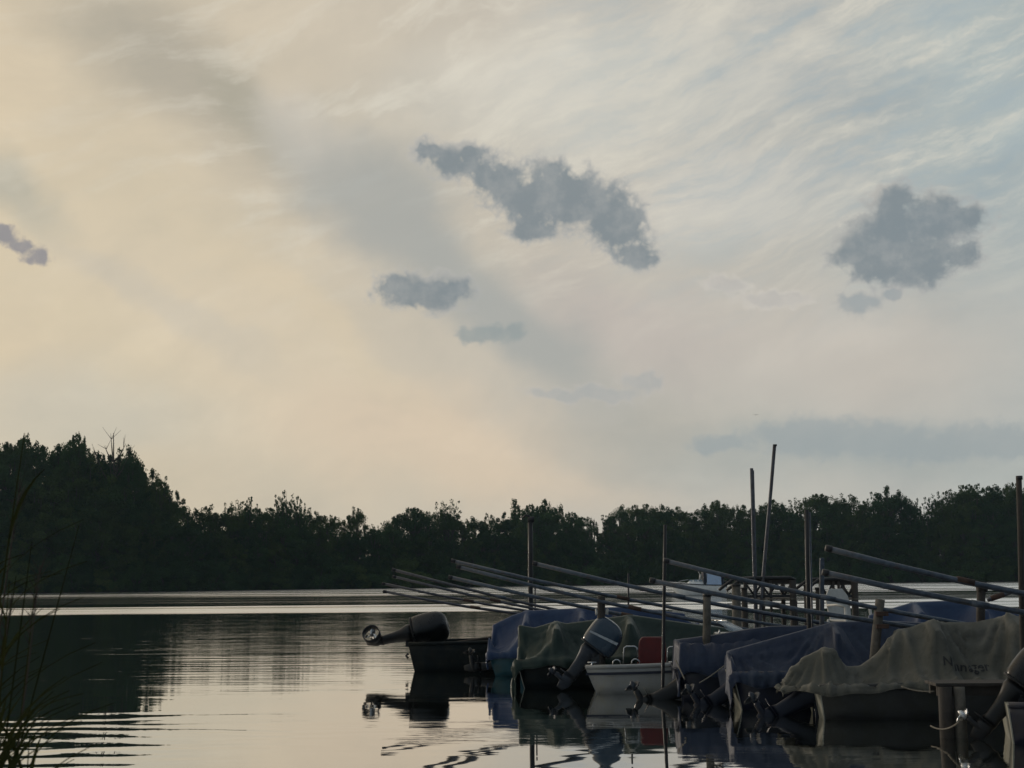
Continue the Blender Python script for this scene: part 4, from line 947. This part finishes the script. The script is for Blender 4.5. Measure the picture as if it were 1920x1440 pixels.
# ------------------------------------------------------------------ braced landing frames behind the boats
def frame(x0, x1, ytop, ybot, d, label, lefthook=True):
    a = at(x0, ytop, d); c = at(x1, ytop, d); zb = at(x0, ybot, d).z; o = empty('landing_frame', (a.x, d, 0)); W = c.x - a.x; zt = a.z
    n = 6; top = [Vector((-.28, 0, zt - .26)), Vector((-.12, 0, zt - .14)), Vector((.05, 0, zt - .02)), Vector((W * .3, 0, zt)), Vector((W * .9, 0, zt)), Vector((W, 0, zt - .06))]
    MB().tube(top, .035, 8).build('top_rail', M_BLACKMETAL, o, True)
    MB().box((W * .55, .05, zt - .075), (W * .86, .05, .11)).build('fascia_board', M_WOODDARK, o, False, .01)
    MB().box((W * .5, 0, zb + .03), (W * 1.0, .06, .06)).build('bottom_rail', M_BLACKMETAL, o, False, .01)
    for k in range(n):
        xa = W * (.12 + .80 * k / n); xb = W * (.12 + .80 * (k + 1) / n)
        p, q = ((xa, 0, zt - .13), (xb, 0, zb + .05)) if k % 2 == 0 else ((xa, 0, zb + .05), (xb, 0, zt - .13))
        MB().tube([p, q], .026, 6).build('brace', M_BLACKMETAL, o, True)
    for x, r in ((.10 * W, .035), (.42 * W, .03), (.55 * W, .03), (.94 * W, .075)):
        MB().tube([(x, 0, -.4), (x, 0, zt - .05)], r, 10).build('leg', M_WOODDARK, o, True)
    MB().tube([(W * 1.03, .0, -.4), (W * .96, 0, zt - .12)], .035, 8).build('strut', M_BLACKMETAL, o, True)
    for yy in (0, .02):
        pass
    # second side, so that the frame has depth, and the deck boards between
    MB().tube([p + Vector((0, 1.1, 0)) for p in top], .035, 8).build('top_rail', M_BLACKMETAL, o, True)
    for x in (.10 * W, .94 * W): MB().tube([(x, 1.1, -.4), (x, 1.1, zt - .05)], .05, 10).build('leg', M_WOODDARK, o, True)
    for k in range(8): MB().box((W * (.06 + .88 * k / 7), .55, zb - .03), (W * .105, 1.25, .035)).build('plank', M_WOODGREY, o)
    tag(o, label, 'landing frame', 'braced frames behind the boats')
frame(1386, 1492, 1084, 1121, 30.0, 'left dark braced frame below the two tall poles')
frame(1530, 1606, 1086, 1121, 30.5, 'right dark braced frame behind the pale square post')
def pile(x0, x1, ytop, d, label, m=None):
    a = at((x0 + x1) / 2, ytop, d); r = (x1 - x0) / 2 / F * d; o = empty('timber_pile', (a.x, d, 0))
    MB().tube([(0, 0, -.5), (0, 0, a.z * .5), (r * .1, 0, a.z)], [r * 1.05, r, r * .95], 12).build('shaft', m or M_WOODGREY, o, True)
    MB().tube([(0, 0, a.z - .01), (0, 0, a.z + .03)], r * 1.12, 12).build('cap', M_BLACKMETAL, o, True)
    tag(o, label, 'pile', 'timber piles')
pile(1371, 1388, 1098, 29.0, 'weathered pile at the left end of the left dark frame')
pile(1389, 1401, 1104, 29.6, 'darker pile close behind the weathered one at the left frame', M_WOODDARK)
pile(1506, 1516, 1098, 29.5, 'dark pile at the left end of the right dark frame', M_WOODDARK)
pile(1528, 1538, 1104, 29.5, 'dark pile under the left part of the right frame', M_WOODDARK)

# ------------------------------------------------------------------ jetty at the bows
def build_jetty():
    p0 = Vector((3.6, 26.0, 0)); p1 = Vector((9.4, 12.0, 0)); dr = (p1 - p0); n = int(dr.length / .15); dn = dr.normalized(); ang = math.atan2(dn.y, dn.x)
    o = empty('jetty', tuple(p0), ang); L = dr.length
    me = MB().box((0, 0, 0), (.13, 1.2, .035)).mesh('plank', .004); me.materials.append(M_WOODGREY)
    for k in range(n):
        q = link('plank', me, None, o); q.location = (.07 + k * .15, random.uniform(-.02, .02), .46 + random.uniform(-.004, .004))
    for s in (-.45, .45): MB().box((L / 2, s, .37), (L, .08, .14)).build('beam', M_WOODDARK, o)
    for k in range(8):
        for s in (-.5, .5): MB().tube([(L * k / 7, s * 1.16, -.5), (L * k / 7, s * 1.16, .62)], .06, 10).build('pile', M_WOODDARK, o, True)
    tag(o, 'low plank jetty running behind the bows of the moored boats', 'jetty')
    # short finger jetty in front of the olive sheet
    a = at(1752, 1281, 13.75); o = empty('finger_jetty', (a.x, a.y, 0), TH); z = a.z
    for k in range(3): MB().box((1.6, .02 + k * .155, z - .012), (3.2, .145, .03)).build('plank', M_WOODDARK, o, False, .003)
    for s in (.02, .31): MB().box((1.6, s, z - .075), (3.15, .05, .09)).build('beam', M_WOODDARK, o)
    for (px, m) in ((1769, M_WOODDARK), (1795, M_WOODGREY)):
        x = at(px, 1300, 13.75).x - a.x; MB().tube([(x, -.06, -.5), (x, -.06, .2), (x, -.06, z - .03)], [.075, .07, .068] if px < 1780 else [.062, .058, .055], 12).build('pile', m, o, True)
    for x in (2.3, 3.0): MB().tube([(x, .16, -.5), (x, .16, z - .03)], .06, 12).build('pile', M_WOODDARK, o, True)
    tag(o, 'narrow plank finger jetty on two posts in front of the olive tarpaulin', 'jetty')
build_jetty()

# ------------------------------------------------------------------ white chair on the jetty
def build_chair():
    a = at(1590, 1104, 20.6); z0 = .478; h = a.z - z0; o = empty('plastic_chair', (a.x, a.y, z0), R(28)); k = h / .85
    bk = MB(); rows = []
    for q in range(9):
        t = q / 8; w = (.19 + .02 * math.sin(math.pi * t)) * (1 - .35 * max(0, t - .75) / .25); y = .18 + .09 * t
        rows.append([Vector((-w, y - .012, .42 + .43 * t)) * k, Vector((w, y - .012, .42 + .43 * t)) * k, Vector((w, y + .012, .42 + .43 * t)) * k, Vector((-w, y + .012, .42 + .43 * t)) * k])
    bk.loft(rows).build('backrest', M_FOAM, o, False, .008)
    MB().box((0, -.02 * k, .41 * k), (.42 * k, .42 * k, .03)).build('seat', M_FOAM, o, False, .01)
    for sx in (-1, 1):
        MB().tube([Vector((sx * .20, .22, .62)) * k, Vector((sx * .23, -.02, .63)) * k, Vector((sx * .23, -.18, .60)) * k], .018, 8).build('armrest', M_FOAM, o, True)
        for y0, y1, zt in ((-.24, -.18, .60), (.26, .18, .42)):
            MB().tube([Vector((sx * .25, y0, 0)) * k, Vector((sx * .22, y1, zt)) * k], [.018, .022], 8).build('leg', M_FOAM, o, True)
    tag(o, 'white plastic chair on the jetty in front of the right dark frame', 'chair')
build_chair()

# ------------------------------------------------------------------ blue sheet beyond the jetty
B9 = make_boat(1640, 1292, 4.0, 1.5, .42, .6, M_GEL_NAVY, M_GEL_NAVY, M_GEL_NAVY, 'boat hidden under the wide blue tarpaulin beyond the olive one', inner=False)
B9.O = at(1640, 1150, 18.9); B9.O.z = 0; B9.root.location = B9.O
drape(B9, M_T_BLUE, ridge(B9, [(1618, 1158), (1640, 1150), (1712, 1129), (1760, 1127), (1830, 1126), (1888, 1144), (1930, 1160)], .05) + bar(B9, 1714, 1129, 0, .4, .05, .12) + bar(B9, 1830, 1126, 0, .4, .05, .12),
      loc(B9, 1612, 1160).x, 2.9, 'wide blue tarpaulin beyond the olive one on the right', drop=.1, sdrop=.3, slack=1.012, seed=9)

# ------------------------------------------------------------------ white cabin boat out on the lake
M_CABIN = mat('cabin_white', (.86, .88, .88), .35, .05, 3)
def build_cabin_boat():
    d = 120.0; s = d / F; a = at(1262, 1107, d); o = empty('cabin_boat', (a.x, d, 0)); z = lambda y: at(1300, y, d).z
    def X(px): return (px - 1262) * s
    L = X(1358); rows = []; N = 12
    for i in range(N + 1):
        t = i / N; hb = .95 * (1 - (max(0, .45 - t) / .45) ** 2.2) + .02; g = .85 + .25 * (1 - t) ** 2; k = -.2 + .9 * max(0, (.2 - t) / .2) ** 2
        x = L * t - (.0); rows.append([Vector((x - .3 * (1 - t) ** 3 * 1, -hb, g)), Vector((x, -hb * .85, .15 + k * .4)), Vector((x, 0, k)), Vector((x, hb * .85, .15 + k * .4)), Vector((x - .3 * (1 - t) ** 3, hb, g))])
    MB().loft(rows, False, False).add(rows[-1], [(0, 1, 2, 3, 4)]).build('hull', M_CABIN, o, True)
    dk = [[r[0], (r[0] + r[4]) / 2 + Vector((0, 0, .08)), r[4]] for r in rows]; MB().loft(dk, False, False).build('deck', M_CABIN, o, True)
    MB().tube([r[0] for r in rows], .05, 6).tube([r[4] for r in rows], .05, 6).build('rub_rail', M_GEL_NAVY, o, True)
    cab = [(1276, 1101, .25), (1288, 1094, .5), (1296, 1088, .62), (1308, 1087, .66), (1318, 1091, .7), (1328, 1101, .75)]
    cab_o = MB().loft([[Vector((X(p), -w, .9)), Vector((X(p), -w * .85, max(.95, z(y)))), Vector((X(p), w * .85, max(.95, z(y)))), Vector((X(p), w, .9))] for p, y, w in cab], True, False).build('cabin', M_CABIN, o, True)
    for p0, p1 in ((1290, 1297), (1299, 1306), (1308, 1315)):
        MB().box(((X(p0) + X(p1)) / 2, -.66, 1.25), (X(p1) - X(p0), .04, .16)).build('window', M_GLASS, cab_o)
    m = mat('light_blue_canopy', (.42, .55, .76), .7, .08, 6, .2, 40)
    MB().box(((X(1323) + X(1350)) / 2, 0, (z(1075) + z(1098)) / 2), (X(1350) - X(1323), 1.5, z(1075) - z(1098)), None, .94).build('canopy', m, o, False, .04)
    MB().box((X(1319), 0, (z(1073) + z(1097)) / 2), (.22, 1.45, z(1073) - z(1097))).build('canopy_front', M_GEL_NAVY, o, False, .03)
    MB().box((X(1353), 0, (z(1077) + z(1098)) / 2), (.15, 1.4, z(1077) - z(1098))).build('canopy_end', M_GEL_NAVY, o, False, .03)
    MB().tube([(X(1312), -.3, z(1087)), (X(1313), -.3, z(1077))], .11, 10).build('fender', M_FOAM, o, True)
    MB().tube([(X(1312), -.3, z(1078)), (X(1309), -.3, z(1072))], .03, 6).build('antenna', M_FOAM, o, True)
    MB().tube([(X(1270), 0, .98), (X(1274), 0, 1.2), (X(1290), -.3, 1.35)], .02, 6).build('bow_rail', M_CHROME, o, True)
    MB().box((X(1359), 0, .9), (.3, .35, .6)).build('engine', M_COWL_BLACK, o, False, .06)
    tag(o, 'white cabin boat with a light blue canopy out on the lake', 'boat')
build_cabin_boat()

# ------------------------------------------------------------------ lettering on the olive sheet
def build_lettering():
    dg = bpy.context.evaluated_depsgraph_get()
    me = OT.data; bv = BVHTree.FromPolygons([v.co[:] for v in me.vertices], [p.vertices[:] for p in me.polygons])
    m = mat('printed_letters', (.022, .024, .028), .8, .2, 20)
    for txt, px, py, hpx, rot in (('N', 1780, 1243, 17, -3), ('nn', 1803, 1254, 17, -4), ('ager', 1830, 1256, 17, 2)):
        cu = bpy.data.curves.new('t', 'FONT'); cu.body = txt; cu.size = hpx / F * 14.9 / .72; cu.space_character = 1.05; cu.offset = .0016
        to = bpy.data.objects.new('t', cu); COL.objects.link(to); dg.update(); tm = bpy.data.meshes.new_from_object(to.evaluated_get(bpy.context.evaluated_depsgraph_get()))
        bpy.data.objects.remove(to); base = loc(B7, px, py + hpx * .4, -.7); vs = []
        bm = bmesh.new(); bm.from_mesh(tm); bmesh.ops.triangulate(bm, faces=bm.faces); bmesh.ops.subdivide_edges(bm, edges=[e for e in bm.edges if e.calc_length() > .012], cuts=3)
        for v in bm.verts:
            c, s = math.cos(R(rot)), math.sin(R(rot)); x = base.x + v.co.x * c - v.co.y * s; zz = base.z + v.co.x * s + v.co.y * c
            h = bv.ray_cast(Vector((x, -3, zz)), Vector((0, 1, 0)))
            y = h[0].y if h[0] is not None else -.7
            v.co = (x, y - .010, zz)
        bm.to_mesh(tm); bm.free(); link('lettering', tm, m, OT)
build_lettering()

# ------------------------------------------------------------------ ropes, a gull far off
def rope(p, q, sag, r, label):
    p, q = Vector(p), Vector(q); o = empty('mooring_rope', tuple(p)); pts = [(q - p) * t + Vector((0, 0, -sag * 4 * t * (1 - t))) for t in [i / 12 for i in range(13)]]
    ob = MB().tube(pts, r, 6).build('strand', M_ROPE, o, True); tag(o, label, 'rope', 'mooring ropes')
rope(at(1690, 1287, 14.2), at(1752, 1296, 13.9), .02, .007, 'thin rope from the olive tarpaulin hem to the left jetty post')
rope(at(1745, 1361, 13.8), at(1800, 1352, 13.0), .05, .008, 'slack rope by the waterline at the finger jetty posts')
rope(at(1358, 1248, 15.8), at(1312, 1280, 15.4), .01, .007, 'tight pale rope from the faded navy tarpaulin to its motor')
rope(at(1267, 1238, 17.2), at(1284, 1274, 16.8), .0, .009, 'pale strap at the stern corner of the boxy navy tarpaulin')
def build_bird():
    a = at(1417, 778, 90); o = empty('bird', tuple(a)); m = mat('dark_feathers', (.03, .03, .035), .8)
    MB().tube([(-.16, 0, 0), (-.08, 0, .01), (.05, 0, 0), (.18, 0, -.01)], [.01, .04, .045, .01], 8).build('body', m, o, True)
    for s in (-1, 1):
        w = MB().loft([[Vector((-.06, 0, .02)), Vector((.06, 0, .02))], [Vector((-.04, s * .2, .09)), Vector((.06, s * .2, .09))], [Vector((.02, s * .42, .05)), Vector((.05, s * .42, .05))]], False, False).build('wing', m, o); solid(w, .012, 0)
    o.rotation_euler = (0, 0, R(70)); o.scale = (.45, .45, .45); tag(o, 'tiny dark bird flying above the low cloud on the right', 'bird')
build_bird()

# ------------------------------------------------------------------ the evening air over the lake
def build_haze():
    v = bpy.data.materials.new('evening_haze'); v.use_nodes = True; t = NT(v.node_tree)
    pv = t.n('VolumePrincipled', {'Color': (.55, .80, 1.0), 'Density': .00014, 'Anisotropy': .2}); o = t.n('OutputMaterial'); t.t.links.new(pv.outputs[0], o.inputs['Volume'])
    b = MB().box((0, 300, 24), (1700, 900, 52)).build('haze', v); tag(b, kind='stuff')
build_haze()
